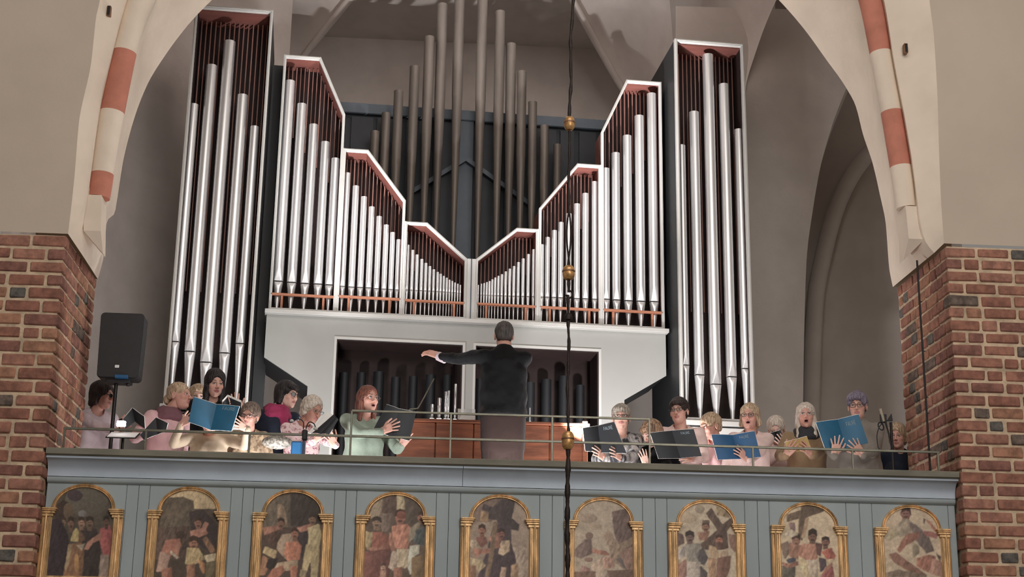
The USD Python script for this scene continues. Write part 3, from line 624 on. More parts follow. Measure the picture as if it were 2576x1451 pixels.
# ---------------------------------------------------------------- the gallery parapet
x0, x1 = XL + .002, XR - .002
z_ = lambda px, py, y: at_y(px, py, y)[2]
ZC = Z_COP; ZC1 = z_(1288, 1179, -.12); ZV = z_(1288, 1226, -.03); ZB = z_(1288, 1243, -.02); ZLOW = Z_DECK - .32
PAR = thing("gallery_parapet", "blue-grey painted wooden gallery parapet between the two brick piers", "parapet", ((x0 + x1) / 2, 0, ZLOW))
xs = (x0, at_y(1165, 1185, -.1)[0], x1)
cop = [(-.15, ZC - .008), (-.142, ZC), (.22, ZC), (.22, ZC1 + .02), (-.13, ZC1 + .012), (-.15, ZC1 + .022)]
put(PAR, "coping", extrude_x(cop, x0, x1), "coping_paint", 20)
for a, b in ((xs[0], xs[1] - .0015), (xs[1] + .0015, xs[2])):
    arc = [(-.028 - .095 * (1 - math.cos(t)), ZV + .012 + (ZC1 - .004 - ZV - .012) * math.sin(t)) for t in np.linspace(0, PI / 2, 12)]
    prof = [(.1, ZV), (-.028, ZV)] + arc + [(-.123, ZC1 + .012), (.1, ZC1 + .012)]
    put(PAR, "cove_board", extrude_x(prof, a, b), "cove_paint", 40)
put(PAR, "shadow_gap", box(x0, x1, -.012, .1, ZV - .006, ZV + .004), "seam_dark", 20)
bead = [(.1, ZB), (.0, ZB), (-.008, ZB + .006), (-.02, ZB + .012), (-.026, ZB + .022), (-.03, ZV - .012), (-.026, ZV - .004), (.1, ZV - .004)]
put(PAR, "bead_moulding", extrude_x(bead, x0, x1), "parapet_paint", 40)
put(PAR, "backing", box(x0, x1, .035, .10, ZLOW, ZC1 + .01), "seam_dark", 20)
PCX = [(109.5, 309, 1281), (376, 573.5, 1286), (640, 834.5, 1292), (898.5, 1093, 1297), (1159.5, 1356, 1304), (1421, 1616, 1310), (1680, 1875, 1316), (1938, 2132, 1326), (2196, 2392, 1333)]
cx = [(at_y(a, c, -.02)[0] + at_y(b, c, -.02)[0]) / 2 for a, b, c in PCX]
ZCAP = float(np.mean([at_y((a + b) / 2, c, -.02)[2] for a, b, c in PCX])); HW = float(np.mean([(at_y(b, c, -.02)[0] - at_y(a, c, -.02)[0]) / 2 for a, b, c in PCX]))
# boards: one behind each painting, two narrower ones between neighbours
edges = []
for i, c in enumerate(cx):
    l = max(c - HW - .006, x0); r = min(c + HW + .006, x1); edges.append((l, r))
    put(PAR, "panel_board", box(l, r, .0, .035, ZLOW, ZB + .004, .004), "parapet_paint", 20)
for i in range(len(cx) - 1):
    a, b = edges[i][1] + .002, edges[i + 1][0] - .002; m = a + (b - a) * .52
    for p, q in ((a, m - .0012), (m + .0012, b)):
        if q - p > .01: put(PAR, "stile_board", box(p, q, .0, .035, ZLOW, ZB + .004, .003), "parapet_paint", 20)
if edges[0][0] - x0 > .012: put(PAR, "stile_board", box(x0, edges[0][0] - .002, 0, .035, ZLOW, ZB + .004, .003), "parapet_paint", 20)
if x1 - edges[-1][1] > .012: put(PAR, "stile_board", box(edges[-1][1] + .002, x1, 0, .035, ZLOW, ZB + .004, .003), "parapet_paint", 20)

# ---------------------------------------------------------------- the nine painted panels in gilt frames
K = 2576 / 530.0
def lin(c):
    c = np.array(c, float) / 255; return np.where(c <= .04045, c / 12.92, ((c + .055) / 1.055) ** 2.4)
SK, DK, WH = (150, 102, 82), (46, 38, 36), (158, 142, 118)
def e(cx, cy, rx, ry, col, a=0): return ("e", cx, cy, rx, ry, a, col)
def p(col, *pts): return ("p", pts, col)
ART = [
 ((90, 1180), K, (74, 66, 56), [e(620, 380, 260, 200, (84, 78, 66)), e(480, 320, 95, 70, (62, 50, 54)), p((58, 44, 38), (200, 480), (330, 380), (420, 420), (420, 620), (250, 600)), e(400, 520, 60, 110, (92, 74, 58)), e(570, 545, 52, 42, (104, 98, 96)), e(340, 640, 32, 44, (128, 100, 76)), e(430, 660, 40, 70, (110, 80, 64)),
   p((48, 38, 46), (190, 620), (300, 600), (390, 800), (400, 900), (330, 1400), (140, 1400)), p(DK, (560, 720), (740, 730), (780, 900), (820, 1400), (560, 1400)), e(660, 650, 48, 66, (104, 80, 64)), e(560, 650, 42, 62, (140, 104, 82)), p((158, 138, 86), (500, 720), (545, 800), (530, 880), (430, 870), (460, 770)), p((96, 70, 52), (540, 740), (600, 860), (520, 900)),
   p((124, 88, 60), (410, 920), (560, 900), (590, 1010), (550, 1400), (320, 1400)), p((150, 126, 92), (400, 930), (440, 930), (390, 1180), (350, 1300)), e(500, 1150, 30, 120, (160, 116, 66)), p((142, 68, 66), (790, 730), (900, 690), (940, 820), (920, 1060), (830, 1050), (780, 850)), p(SK, (790, 780), (640, 890), (590, 980), (640, 980), (690, 900), (800, 850)), e(862, 640, 38, 64, (84, 60, 50)), p((132, 112, 98), (800, 1050), (890, 1050), (890, 1400), (760, 1400)), p(WH, (500, 930), (600, 910), (565, 1000))]),
 ((90, 1180), K, (72, 60, 50), [p((176, 152, 112), (1600, 480), (1640, 330), (1900, 240), (2200, 330), (2260, 480)), p((86, 74, 60), (1540, 500), (1620, 350), (1800, 340), (1920, 390), (1930, 480), (2200, 660), (2250, 700), (2250, 760), (1500, 900)), p((52, 42, 42), (1880, 520), (2050, 500), (2220, 680), (2220, 1010), (2040, 960), (1900, 760)), p((84, 66, 56), (1480, 720), (1880, 700), (1860, 1100), (1460, 1100)), e(1985, 655, 45, 62, (130, 88, 70)),
   p(SK, (1890, 760), (2060, 720), (2100, 780), (1990, 830), (1900, 820)), p(SK, (2070, 640), (2110, 660), (2060, 780), (2020, 760)), p((120, 86, 62), (2080, 820), (2200, 1000), (2140, 1020), (2040, 860)), e(1765, 805, 55, 48, (58, 44, 36)), p((152, 96, 76), (1590, 870), (1760, 850), (1780, 940), (1640, 1060), (1540, 1010)), p(SK, (1720, 900), (1770, 900), (1740, 1060), (1690, 1050)), p((156, 122, 104), (1520, 1010), (1640, 1040), (1600, 1230), (1480, 1250)), p((142, 92, 72), (1540, 1230), (1660, 1200), (1660, 1400), (1560, 1400)), p(WH, (1650, 990), (1750, 1080), (1720, 1100), (1640, 1020)),
   e(1930, 900, 55, 70, (142, 96, 72)), p((164, 140, 96), (1850, 960), (1990, 970), (2060, 1100), (1900, 1180), (1830, 1150)), p((142, 98, 72), (1850, 1180), (1940, 1150), (1940, 1400), (1850, 1400)), p((168, 116, 72), (1990, 1090), (2060, 1160), (2060, 1290), (2010, 1200)), p((168, 150, 118), (2060, 1060), (2200, 1030), (2180, 1120), (2100, 1140)), p((96, 84, 58), (2090, 1140), (2200, 1120), (2200, 1400), (2080, 1400))]),
 ((600, 1180), K, (78, 62, 54), [p((96, 84, 70), (330, 480), (480, 340), (640, 310), (660, 700), (300, 740)), p((126, 104, 82), (480, 420), (560, 460), (600, 700), (480, 700)), p((50, 42, 38), (640, 300), (860, 310), (1000, 480), (1000, 680), (640, 690)), e(520, 660, 46, 56, (120, 84, 66)), p((80, 58, 48), (360, 770), (520, 740), (520, 900), (420, 950), (350, 880)), p(SK, (300, 720), (480, 690), (500, 730), (320, 800)), p((172, 148, 104), (330, 950), (470, 1000), (440, 1090), (300, 1020)), p((150, 106, 76), (300, 1060), (400, 1110), (320, 1290), (260, 1290)), p(DK, (360, 1100), (480, 1090), (420, 1240), (340, 1200)),
   p((52, 44, 44), (700, 780), (860, 760), (820, 1020), (770, 1100), (740, 900)), p((152, 128, 104), (480, 900), (540, 800), (640, 790), (680, 880), (580, 1100), (470, 970)), p((170, 106, 78), (580, 900), (720, 880), (770, 940), (740, 1100), (600, 1120), (560, 1040)), e(690, 785, 46, 62, (138, 92, 72)), p((170, 142, 112), (480, 1150), (720, 1110), (720, 1200), (600, 1240), (440, 1210)), p((160, 102, 76), (420, 1220), (540, 1180), (560, 1240), (420, 1400), (300, 1400)), p((160, 102, 76), (640, 1190), (720, 1190), (700, 1400), (640, 1400)),
   e(905, 615, 48, 60, (112, 84, 62)), p(SK, (720, 720), (880, 670), (900, 720), (760, 770)), p((164, 146, 104), (850, 720), (980, 670), (1010, 800), (990, 930), (850, 920), (860, 820)), p((164, 144, 102), (830, 920), (980, 920), (980, 1100), (950, 1400), (890, 1400), (890, 1080), (830, 1250), (780, 1250)), p((150, 130, 96), (760, 1230), (830, 1240), (810, 1330), (750, 1310))]),
 ((600, 1180), K, (92, 76, 64), [p((150, 132, 108), (1600, 580), (1660, 430), (1780, 350), (1780, 560), (1700, 640)), p((86, 68, 58), (1780, 350), (1940, 310), (1940, 520), (1740, 540)), p((168, 150, 116), (1940, 310), (2030, 320), (2030, 490), (1940, 500)), p((80, 68, 58), (2030, 330), (2200, 440), (2260, 580), (2250, 700), (2060, 640)), p((112, 94, 82), (1720, 560), (1880, 540), (1840, 760), (1760, 760)), e(1975, 585, 62, 80, (150, 96, 78)), e(1990, 560, 56, 50, (116, 68, 54)), e(1690, 650, 55, 60, (136, 110, 88)), e(2225, 585, 34, 60, (140, 94, 74)),
   p((136, 82, 66), (1620, 780), (1740, 760), (1830, 820), (1840, 1000), (1640, 960)), p((158, 138, 100), (1560, 760), (1640, 780), (1620, 900), (1580, 990), (1550, 920)), p(SK, (1590, 960), (1740, 960), (1800, 890), (1780, 990), (1640, 1030)), p((112, 70, 62), (1540, 1010), (1850, 980), (1840, 1400), (1530, 1400)), p((172, 114, 90), (1880, 700), (2060, 670), (2120, 740), (2080, 900), (2060, 980), (1920, 960), (1880, 820)), p(SK, (1850, 740), (1890, 900), (1920, 1000), (1880, 1030), (1840, 880)), p((128, 116, 96), (2100, 720), (2220, 640), (2200, 800), (2070, 900)), p((70, 78, 80), (2180, 740), (2290, 700), (2290, 940), (2140, 900)), p((176, 156, 126), (1940, 980), (2080, 980), (2110, 1150), (2040, 1210), (1940, 1190)), p((170, 148, 128), (1880, 1000), (1940, 1010), (1930, 1250), (1840, 1200)), p((176, 170, 150), (2100, 940), (2210, 930), (2200, 1030), (2150, 1060), (2110, 1300), (2070, 1200)), p((120, 96, 66), (2120, 1080), (2250, 1060), (2250, 1400), (2120, 1400)), e(1770, 1200, 36, 48, (170, 130, 106)), p((168, 126, 104), (1740, 1240), (1800, 1240), (1800, 1400), (1720, 1400)), p(SK, (1900, 1210), (2000, 1200), (1980, 1400), (1910, 1400))]),
 ((1110, 1180), K, (146, 126, 108), [p((108, 88, 76), (380, 640), (420, 460), (560, 380), (720, 350), (880, 380), (600, 640)), p((142, 112, 80), (490, 520), (570, 540), (570, 640), (480, 640)), p((62, 52, 52), (520, 430), (640, 470), (740, 370), (900, 390), (860, 600), (950, 680), (940, 750), (860, 730), (800, 700), (700, 720), (680, 620), (580, 600), (590, 520), (500, 490)), p((150, 130, 112), (860, 960), (1090, 960), (1090, 1400), (950, 1400)), p((70, 58, 62), (650, 640), (850, 720), (850, 900), (900, 1050), (950, 1400), (420, 1400), (560, 1000)), e(500, 745, 46, 62, (142, 94, 74)), p((118, 76, 64), (430, 830), (540, 830), (560, 900), (500, 960), (440, 930)), p((162, 142, 118), (350, 870), (430, 870), (470, 950), (420, 1000), (360, 940)), p(SK, (390, 960), (480, 980), (640, 970), (630, 1020), (480, 1030), (420, 1080)),
   e(735, 790, 44, 60, (122, 80, 68)), p((168, 142, 114), (740, 880), (830, 870), (830, 1000), (760, 1050), (700, 1030)), p(SK, (580, 840), (690, 780), (720, 960), (640, 960)), p((122, 98, 76), (640, 660), (690, 650), (640, 1040), (560, 1400), (520, 1400), (590, 1040)), p((170, 148, 112), (360, 1080), (500, 1120), (540, 1180), (460, 1250), (380, 1160)), p((140, 104, 78), (340, 1180), (420, 1180), (420, 1400), (330, 1400)), p((168, 136, 112), (740, 1200), (790, 1200), (770, 1400), (710, 1400)), p((150, 120, 90), (860, 1180), (940, 1150), (940, 1400), (850, 1400))]),
 ((1110, 1180), K, (166, 148, 126), [e(1790, 600, 120, 60, (144, 124, 104)), e(1880, 700, 80, 40, (150, 130, 108)), p((92, 74, 68), (2090, 520), (2240, 490), (2330, 640), (2370, 760), (2370, 1000), (2180, 960), (2120, 800)), p((134, 112, 92), (1970, 800), (2050, 750), (2170, 920), (2330, 840), (2340, 900), (2190, 1020), (2300, 1270), (2080, 1100), (2060, 960)), p((90, 80, 78), (2140, 1100), (2200, 1080), (2310, 1280)), p((128, 98, 84), (2180, 1010), (2370, 940), (2370, 1400), (2300, 1300)), e(1810, 815, 46, 44, (116, 92, 80)), p((112, 92, 84), (1640, 980), (1760, 860), (1830, 860), (1850, 1020), (1700, 1090), (1630, 1060)), p((150, 126, 110), (1700, 870), (1760, 850), (1730, 900)), p(SK, (1850, 970), (2020, 1010), (2060, 1060), (1850, 1020)), e(1800, 1105, 50, 30, (130, 100, 86)), p((168, 144, 122), (1840, 1180), (1980, 1060), (2060, 1060), (2100, 1130), (1960, 1260), (1860, 1260)), p((160, 122, 104), (1980, 1080), (2100, 1080), (2120, 1200), (2000, 1220)), p((150, 110, 100), (1720, 1180), (1820, 1220), (1800, 1280), (1700, 1280)), p((108, 82, 68), (1620, 1260), (2360, 1230), (2360, 1400), (1610, 1400)), p((170, 148, 126), (1900, 1240), (2020, 1220), (2060, 1400), (1880, 1400))]),
 ((1620, 1180), K, (176, 158, 132), [e(680, 490, 60, 50, (140, 124, 104)), e(540, 600, 110, 60, (160, 140, 114)), p((132, 112, 82), (880, 450), (1050, 540), (1040, 590), (900, 560)), p((84, 66, 56), (760, 540), (820, 480), (960, 680), (1060, 600), (1090, 650), (1010, 760), (1030, 960), (930, 980), (720, 980), (690, 920), (900, 740)), e(755, 700, 46, 60, (128, 90, 70)), p((96, 76, 62), (710, 620), (800, 620), (800, 660), (720, 660)), p((132, 94, 74), (660, 780), (800, 760), (760, 870), (680, 860)), p((98, 76, 70), (390, 770), (480, 800), (490, 900), (400, 950)), e(560, 830, 52, 66, (110, 84, 78)), p((132, 124, 112), (500, 920), (680, 910), (700, 1060), (660, 1140), (540, 1120)), p((160, 148, 140), (400, 1000), (500, 940), (500, 1060), (420, 1100)), p((84, 78, 78), (640, 1040), (720, 960), (780, 1080), (740, 1170), (680, 1150)), p((166, 152, 138), (530, 1140), (690, 1140), (680, 1400), (510, 1400)), p((80, 72, 70), (690, 1180), (770, 1270), (770, 1400), (690, 1400)),
   e(920, 860, 44, 56, (150, 96, 74)), p((96, 70, 58), (870, 900), (980, 900), (1000, 970), (900, 980)), p((164, 136, 104), (800, 930), (880, 960), (930, 1080), (860, 1090), (800, 1030)), p((166, 138, 112), (930, 1020), (1020, 980), (1030, 1060), (920, 1090)), p((112, 78, 64), (900, 1090), (1060, 1060), (1050, 1200), (980, 1400), (880, 1400)), p((158, 122, 90), (790, 1080), (880, 1100), (870, 1400), (800, 1400)), p((124, 92, 76), (1030, 800), (1120, 800), (1120, 1020), (1060, 960)), p((150, 110, 96), (400, 1180), (520, 1100), (520, 1300), (400, 1400))]),
 ((1620, 1180), K, (188, 166, 134), [p((92, 74, 58), (1750, 560), (1920, 500), (1930, 440), (2060, 440), (2210, 510), (2000, 580), (1960, 760), (1930, 880), (1890, 800), (1900, 600), (1750, 640)), p((150, 122, 92), (1980, 600), (2010, 600), (1960, 840), (1930, 840)), p((128, 102, 96), (1770, 650), (1840, 660), (1850, 760), (1800, 780)), e(1860, 870, 50, 70, (142, 100, 80)), p((176, 160, 136), (1720, 800), (1800, 740), (1880, 800), (1800, 830)), p((112, 92, 78), (1670, 920), (1760, 880), (1800, 1000), (1720, 1100)), p((72, 72, 84), (1740, 1110), (1860, 1060), (1850, 1130), (1770, 1150)), p((136, 96, 76), (1780, 900), (1900, 930), (1880, 1100), (1780, 1060)), p((88, 82, 70), (1690, 1180), (1850, 1190), (1840, 1400), (1680, 1400)), p(SK, (1670, 1140), (1780, 1160), (1880, 1120), (1880, 1170), (1760, 1210)),
   e(2060, 820, 54, 76, (110, 78, 62)), p((170, 118, 96), (1930, 910), (2100, 920), (2120, 1080), (2060, 1140), (1930, 1080)), p(SK, (1900, 920), (1950, 960), (1920, 1090), (1880, 1060)), p((182, 160, 120), (1890, 1060), (1960, 1100), (2060, 1280), (2000, 1400), (1930, 1250)), p((178, 158, 134), (2000, 1110), (2120, 1110), (2130, 1400), (2040, 1400)), p((86, 56, 52), (2100, 900), (2180, 920), (2160, 1060), (2120, 1040)), e(2220, 890, 50, 60, (116, 78, 66)), p((154, 82, 66), (2170, 1010), (2290, 960), (2340, 1060), (2320, 1100), (2230, 1090)), p((74, 60, 66), (2140, 1080), (2220, 1100), (2230, 1200), (2160, 1260)), p((180, 154, 118), (2230, 1110), (2320, 1090), (2300, 1150)), p((150, 104, 84), (2220, 1200), (2300, 1140), (2300, 1220), (2180, 1290)), p((142, 76, 74), (2180, 1290), (2310, 1190), (2330, 1400), (2150, 1400))]),
 ((2050, 1100), 2174 / 526.0, (180, 158, 130), [e(945, 790, 52, 60, (124, 84, 74)), p((140, 124, 104), (840, 920), (930, 850), (980, 860), (1080, 950), (1000, 1010), (880, 1030)), p((150, 136, 106), (730, 1050), (850, 950), (870, 1010), (780, 1070)), p((98, 84, 78), (980, 880), (1060, 920), (1180, 1040), (1240, 1180), (1160, 1200), (1050, 1060)), p((134, 88, 70), (960, 1010), (1090, 990), (1070, 1050), (950, 1120), (880, 1200), (860, 1160), (900, 1080)), p((134, 82, 74), (1120, 980), (1200, 980), (1280, 1010), (1260, 1050), (1160, 1020)), p((150, 98, 80), (1150, 850), (1200, 870), (1280, 980), (1240, 980)), p(DK, (1130, 840), (1150, 850), (1140, 900), (1128, 890)), p((120, 84, 68), (770, 1220), (850, 1200), (910, 1250), (1060, 1360), (1180, 1450), (1000, 1400), (830, 1300)), p((128, 114, 92), (1010, 1090), (1080, 1130), (1080, 1200), (1020, 1250)), p((138, 90, 72), (1060, 1260), (1180, 1220), (1260, 1240), (1180, 1400), (1060, 1340)), p((150, 110, 92), (1220, 1260), (1330, 1300), (1330, 1450), (1200, 1420)), p((76, 58, 50), (1260, 1200), (1310, 1240), (1300, 1300)), p((112, 94, 78), (740, 1410), (860, 1380), (1000, 1400), (1200, 1451), (740, 1451)), e(820, 1000, 40, 30, (150, 136, 104))]),
]
LOOKS9 = ["dim scene, robed crowd with a red-clad man at right", "man in white loincloth bending before a swordsman by a ruin", "three half-naked men in front of a dark opening", "man with bound hands between a red robe and a green cloak", "large dark slanting cross above two bearers", "fallen figure beside a pale diagonal cross under light sky", "dark X-shaped cross over a figure in white seen from behind", "T-shaped cross behind a bare-chested man and a woman in red", "hammer-swinging man in grey kneeling above a cross beam"]
HIN, CAPH, AW = HW - .075, .062, .028
AR_ = HW * 76 / 97.; AH = min(AR_ * .82, ZB - ZCAP - .006)
ZPB = Z_DECK - .12                # foot of the painted panels
def paint(i, V):
    "colour of each canvas point: the composition's patches laid over the ground tone, softened and brushed"
    (ox, oy), k, bg, shapes = ART[i]
    q = np.array([pix(v) for v in V]); q = (q - [ox, oy]) * k
    n1 = meshkit.fbm(np.stack([q[:, 0] / 60, q[:, 1] / 60, np.full(len(q), i * 7.0)], 1), 4)
    q = q + 9 * (np.stack([meshkit.noise(np.stack([q[:, 0] / 40, q[:, 1] / 40, np.full(len(q), 3. + s)], 1)) for s in (0, 50)], 1) - .5)
    c = np.tile(lin(bg), (len(q), 1)) * (.75 + .5 * n1[:, None])
    more = []
    for s in shapes:
        more.append(s)
        if s[0] == "e" and s[3] < 64 and s[4] < 90 and s[4] >= s[3] and s[6][0] > s[6][2] + 26:     # a head: add hair, beard shade and neck
            _, x, y, rx, ry, a, col = s; d = np.array(col) * .42
            more.insert(len(more) - 1, ("p", ((x - rx * .5, y), (x + rx * .5, y), (x + rx * .6, y + ry * 1.5), (x - rx * .6, y + ry * 1.5)), tuple(np.array(col) * .85)))
            more.append(("p", ((x - rx * 1.0, y - ry * .1), (x - rx * .9, y - ry * .9), (x, y - ry * 1.25), (x + rx * .9, y - ry * .95), (x + rx * 1.05, y + ry * .3), (x + rx * .6, y - ry * .3), (x, y - ry * .5)), tuple(d)))
            more.append(("e", x - rx * .3, y - ry * .02, rx * .16, ry * .07, 0, tuple(d))); more.append(("e", x + rx * .25, y - ry * .02, rx * .16, ry * .07, 0, tuple(d))); more.append(("e", x, y + ry * .62, rx * .45, ry * .22, 0, tuple(np.array(col) * .62)))
    for s in more:
        if s[0] == "e":
            _, x, y, rx, ry, a, col = s
            d = np.sqrt(((q[:, 0] - x) / rx) ** 2 + ((q[:, 1] - y) / ry) ** 2); w = np.clip((1.0 - d) * min(rx, ry) / 9 + .5, 0, 1); sh = 1.12 - .30 * np.clip((q[:, 0] - x + q[:, 1] - y) / (rx + ry), -1, 1)
        else:
            P = Polygon(s[1]).buffer(0); x0_, y0_, x1_, y1_ = P.buffer(12).bounds
            w = np.zeros(len(q)); m = (q[:, 0] > x0_) & (q[:, 0] < x1_) & (q[:, 1] > y0_) & (q[:, 1] < y1_)
            P = P.buffer(-7).buffer(20, quad_segs=4).buffer(-8) if P.area > 5000 else P; pts = shapely.points(q[m]); d = shapely.distance(P, pts); din = shapely.distance(P.boundary, pts) * shapely.contains(P, pts)
            w[m] = np.clip(.5 + (din - d) / 16, 0, 1); col = s[2]
            f = meshkit.fbm(np.stack([q[:, 0] / 24 + q[:, 1] / 60, q[:, 1] / 75 - q[:, 0] / 130, np.full(len(q), len(s[1]) * 1.3 + s[1][0][0] * .01)], 1), 2); sh = (.45 + 1.0 * f) * (1.14 - .34 * np.clip((q[:, 0] - (x0_ + x1_) / 2) / (x1_ - x0_) * 2, -1, 1))
        c = c * (1 - w[:, None]) + w[:, None] * lin(col) * sh[:, None]
    g = c.mean(1, keepdims=True); c = g + (c - g) * .80; c = c * .90 + .10 * lin((96, 80, 64))
    return np.clip(c * 1.75, 0, .9)
def ridged(w):
    "profile of the gilt moulding across its width: (offset, height)"
    return [(0, 0), (0, .020), (.10 * w, .026), (.18 * w, .016), (.26 * w, .016), (.32 * w, .030), (.42 * w, .034), (.52 * w, .030), (.58 * w, .018), (.70 * w, .018), (.76 * w, .026), (.86 * w, .026), (w, .010), (w, 0)]
for i, c in enumerate(cx):
    t = thing("painted_panel", "%s painting of a %s" % (("leftmost", "second", "third", "fourth", "middle", "sixth", "seventh", "eighth", "rightmost")[i], LOOKS9[i]), "painting", (c, 0, ZPB), group=None)
    nx, nz = 96, 210
    zt = ZCAP + AH
    gx, gz = np.meshgrid(np.linspace(-HIN - .004, HIN + .004, nx), np.linspace(ZPB + .02, zt + .004, nz), indexing="xy")
    # cut the canvas to the arch: above the capitals the grid narrows with the curve
    tz = np.clip((gz - ZCAP) / (zt + .004 - ZCAP), 0, .9999); half = np.where(gz > ZCAP, (AR_ - .010) * np.sqrt(1 - tz ** 2), HIN + .004)
    X = c + gx / (HIN + .004) * half; V = np.stack([X.ravel(), np.full(X.size, -.008), gz.ravel()], 1)
    ii, jj = np.meshgrid(np.arange(nz - 1), np.arange(nx - 1), indexing="ij")
    q = np.stack([ii * nx + jj, ii * nx + jj + 1, (ii + 1) * nx + jj + 1, (ii + 1) * nx + jj], -1).reshape(-1, 4)
    put(t, "canvas", (V, np.vstack([q[:, [0, 1, 2]], q[:, [0, 2, 3]]])), "canvas", True, tint=paint(i, V))
    put(t, "sill_moulding", box(c - HW, c + HW, -.030, -.002, ZPB - .02, ZPB + .022, .006), "gilt", 20)
    for s in (-1, 1):
        prof = [(c + s * (HW - o), -h - .002) for o, h in ridged(.075)]
        m = trimesh.creation.extrude_polygon(Polygon(prof), ZCAP - .02 - ZPB, engine="earcut"); m.apply_translation([0, 0, ZPB])
        put(t, "pilaster", m, "gilt", 20)
        put(t, "pilaster_back", box(*sorted((c + s * (HW + .003), c + s * (HW - .008))), -.014, -.002, ZPB, ZCAP + .002), "gilt_dark", 20)
        cap = []
        a0, a1 = HW + .004, AR_ - .030
        for z0_, z1_, ex, dp_ in ((-CAPH, -.040, -.012, .034), (-.040, -.022, .0, .042), (-.022, -.010, .008, .050), (-.010, .004, .014, .054)):
            cap.append(box(*sorted((c + s * a0, c + s * (a1 - ex))), -dp_, -.002, ZCAP + z0_, ZCAP + z1_, .004))
        put(t, "capital", join(cap), "gilt", 20)
    ang = np.linspace(0, PI, 40); rows = []
    for o, h in ridged(AW):
        rows.append(np.stack([c + (AR_ - o) * np.cos(ang), np.full(40, -h * .8 - .002), ZCAP + .004 + (AH - o) * np.sin(ang)], 1))
    put(t, "arch_moulding", loft(rows), "gilt", 40)

# ---------------------------------------------------------------- steel rail on the parapet
YR = .05
RLZ = .0005
RL = thing("safety_rail", "thin grey steel safety rail along the top of the parapet", "railing", (0, YR, ZC))
zl = (z_(160, 1077, YR) + z_(2360, 1137, YR) + z_(1256, 1107, YR)) / 3; zu = (z_(885, 1033, YR) + z_(1634, 1054, YR)) / 2
X_ = lambda px: at_y(px, 1110, YR)[0]
put(RL, "lower_rail", box(X_(157), X_(2362), YR - .007, YR + .007, zl - .010, zl + .010, .003), "steel_rail", 20)
put(RL, "upper_rail", box(X_(881), X_(1637), YR - .007, YR + .007, zu - .009, zu + .009, .003), "steel_rail", 20)
for px in (160, 366, 627, 882, 1133, 1389, 1634, 1893, 2143, 2357):
    hi = zu if 870 < px < 1650 else zl
    put(RL, "post", box(X_(px) - .008, X_(px) + .008, YR - .006, YR + .008, ZC + .0005, hi, .002), "steel_rail", 20)
    put(RL, "foot_plate", box(X_(px) - .022, X_(px) + .022, YR - .018, YR + .02, ZC + .0005, ZC + .006), "steel_rail", 20)

# ---------------------------------------------------------------- chandelier hanger in front of the gallery
YH = -2.2
HG = thing("chandelier_hanger", "dark twisted chandelier hanger rod with three brass beads hanging before the organ", "chandelier hanger", at_y(1433, 500, YH))
def hp(*pts): return np.array([at_y(a, b, YH) for a, b in pts])
axis_x = lambda py: np.interp(py, [-400, 0, 100, 330, 700, 1100, 1500], [1447, 1441, 1437, 1432, 1430.5, 1428.5, 1427])
def seg(a, b, n, r, wob, seed, fr=.03):
    ys = np.linspace(a, b, n); ph = seed * 1.7
    P = hp(*[(axis_x(y) + wob * math.sin(y * fr + ph) + .4 * wob * math.sin(y * fr * 2.7 + ph * 2), y) for y in ys])
    return tube(P, r * (1 + .22 * np.sin(ys * .11 + ph) + .1 * np.sin(ys * .31)), 8)
put(HG, "upper_rod", seg(-500, 296, 60, .0105, 1.6, 1), "iron_rod", 50)
put(HG, "middle_rod", seg(330, 540, 24, .0085, .8, 2), "iron_rod", 50)
ys = np.linspace(535, 672, 26)
put(HG, "twisted_strand", tube(hp(*[(axis_x(y) + 4.5 * math.sin((y - 535) / 34.0) + 1, y) for y in ys]), .0062, 7), "iron_rod", 50)
put(HG, "twisted_strand", tube(hp(*[(axis_x(y) - 4.5 * math.sin((y - 535) / 34.0) - 1, y) for y in ys]), .0058, 7), "iron_rod", 50)
put(HG, "hook_stem", seg(700, 735, 8, .009, .5, 3), "iron_rod", 50)
t_ = np.linspace(-.6, 4.6, 24)
put(HG, "hook", tube(hp(*[(axis_x(740) + 2 + 7.5 * math.sin(t), 740 - 9 * math.cos(t)) for t in t_]), .0062, 7), "iron_rod", 50)
put(HG, "lower_rod", seg(742, 1088, 60, .0095, 1.2, 4), "iron_rod", 50)
put(HG, "collar", lathe([(.004, -.03), (.024, -.02), (.028, 0), (.02, .02), (.004, .03)], hp((1430, 797))[0], 14), "iron_rod", 40)
put(HG, "tail_spindle", seg(1126, 1600, 60, .0150, .8, 6, .02), "iron_rod", 50)
for py, w, h, sq in ((311, 28, 38, .2), (686, 31, 38, .0), (1108, 30, 46, .3)):
    c = hp((axis_x(py), py))[0]; s = .00262; R, Hh = w / 2 * s, h / 2 * s
    prof = [(R * .25, -Hh), (R * .62, -Hh * .93), (R * .92, -Hh * .6), (R, -Hh * .2), (R * .97, 0), (R, Hh * .25), (R * .93, Hh * .62), (R * .66, Hh * .92), (R * .3, Hh)]
    b = put(HG, "brass_bead", lathe(prof, c, 22), "bead_brass", 40)
    put(b, "ring", lathe([(R * 1.0, -.006), (R * 1.05, -.003), (R * 1.05, .003), (R * 1.0, .006)], c + [0, 0, Hh * .18], 22), "gilt_dark", 40)
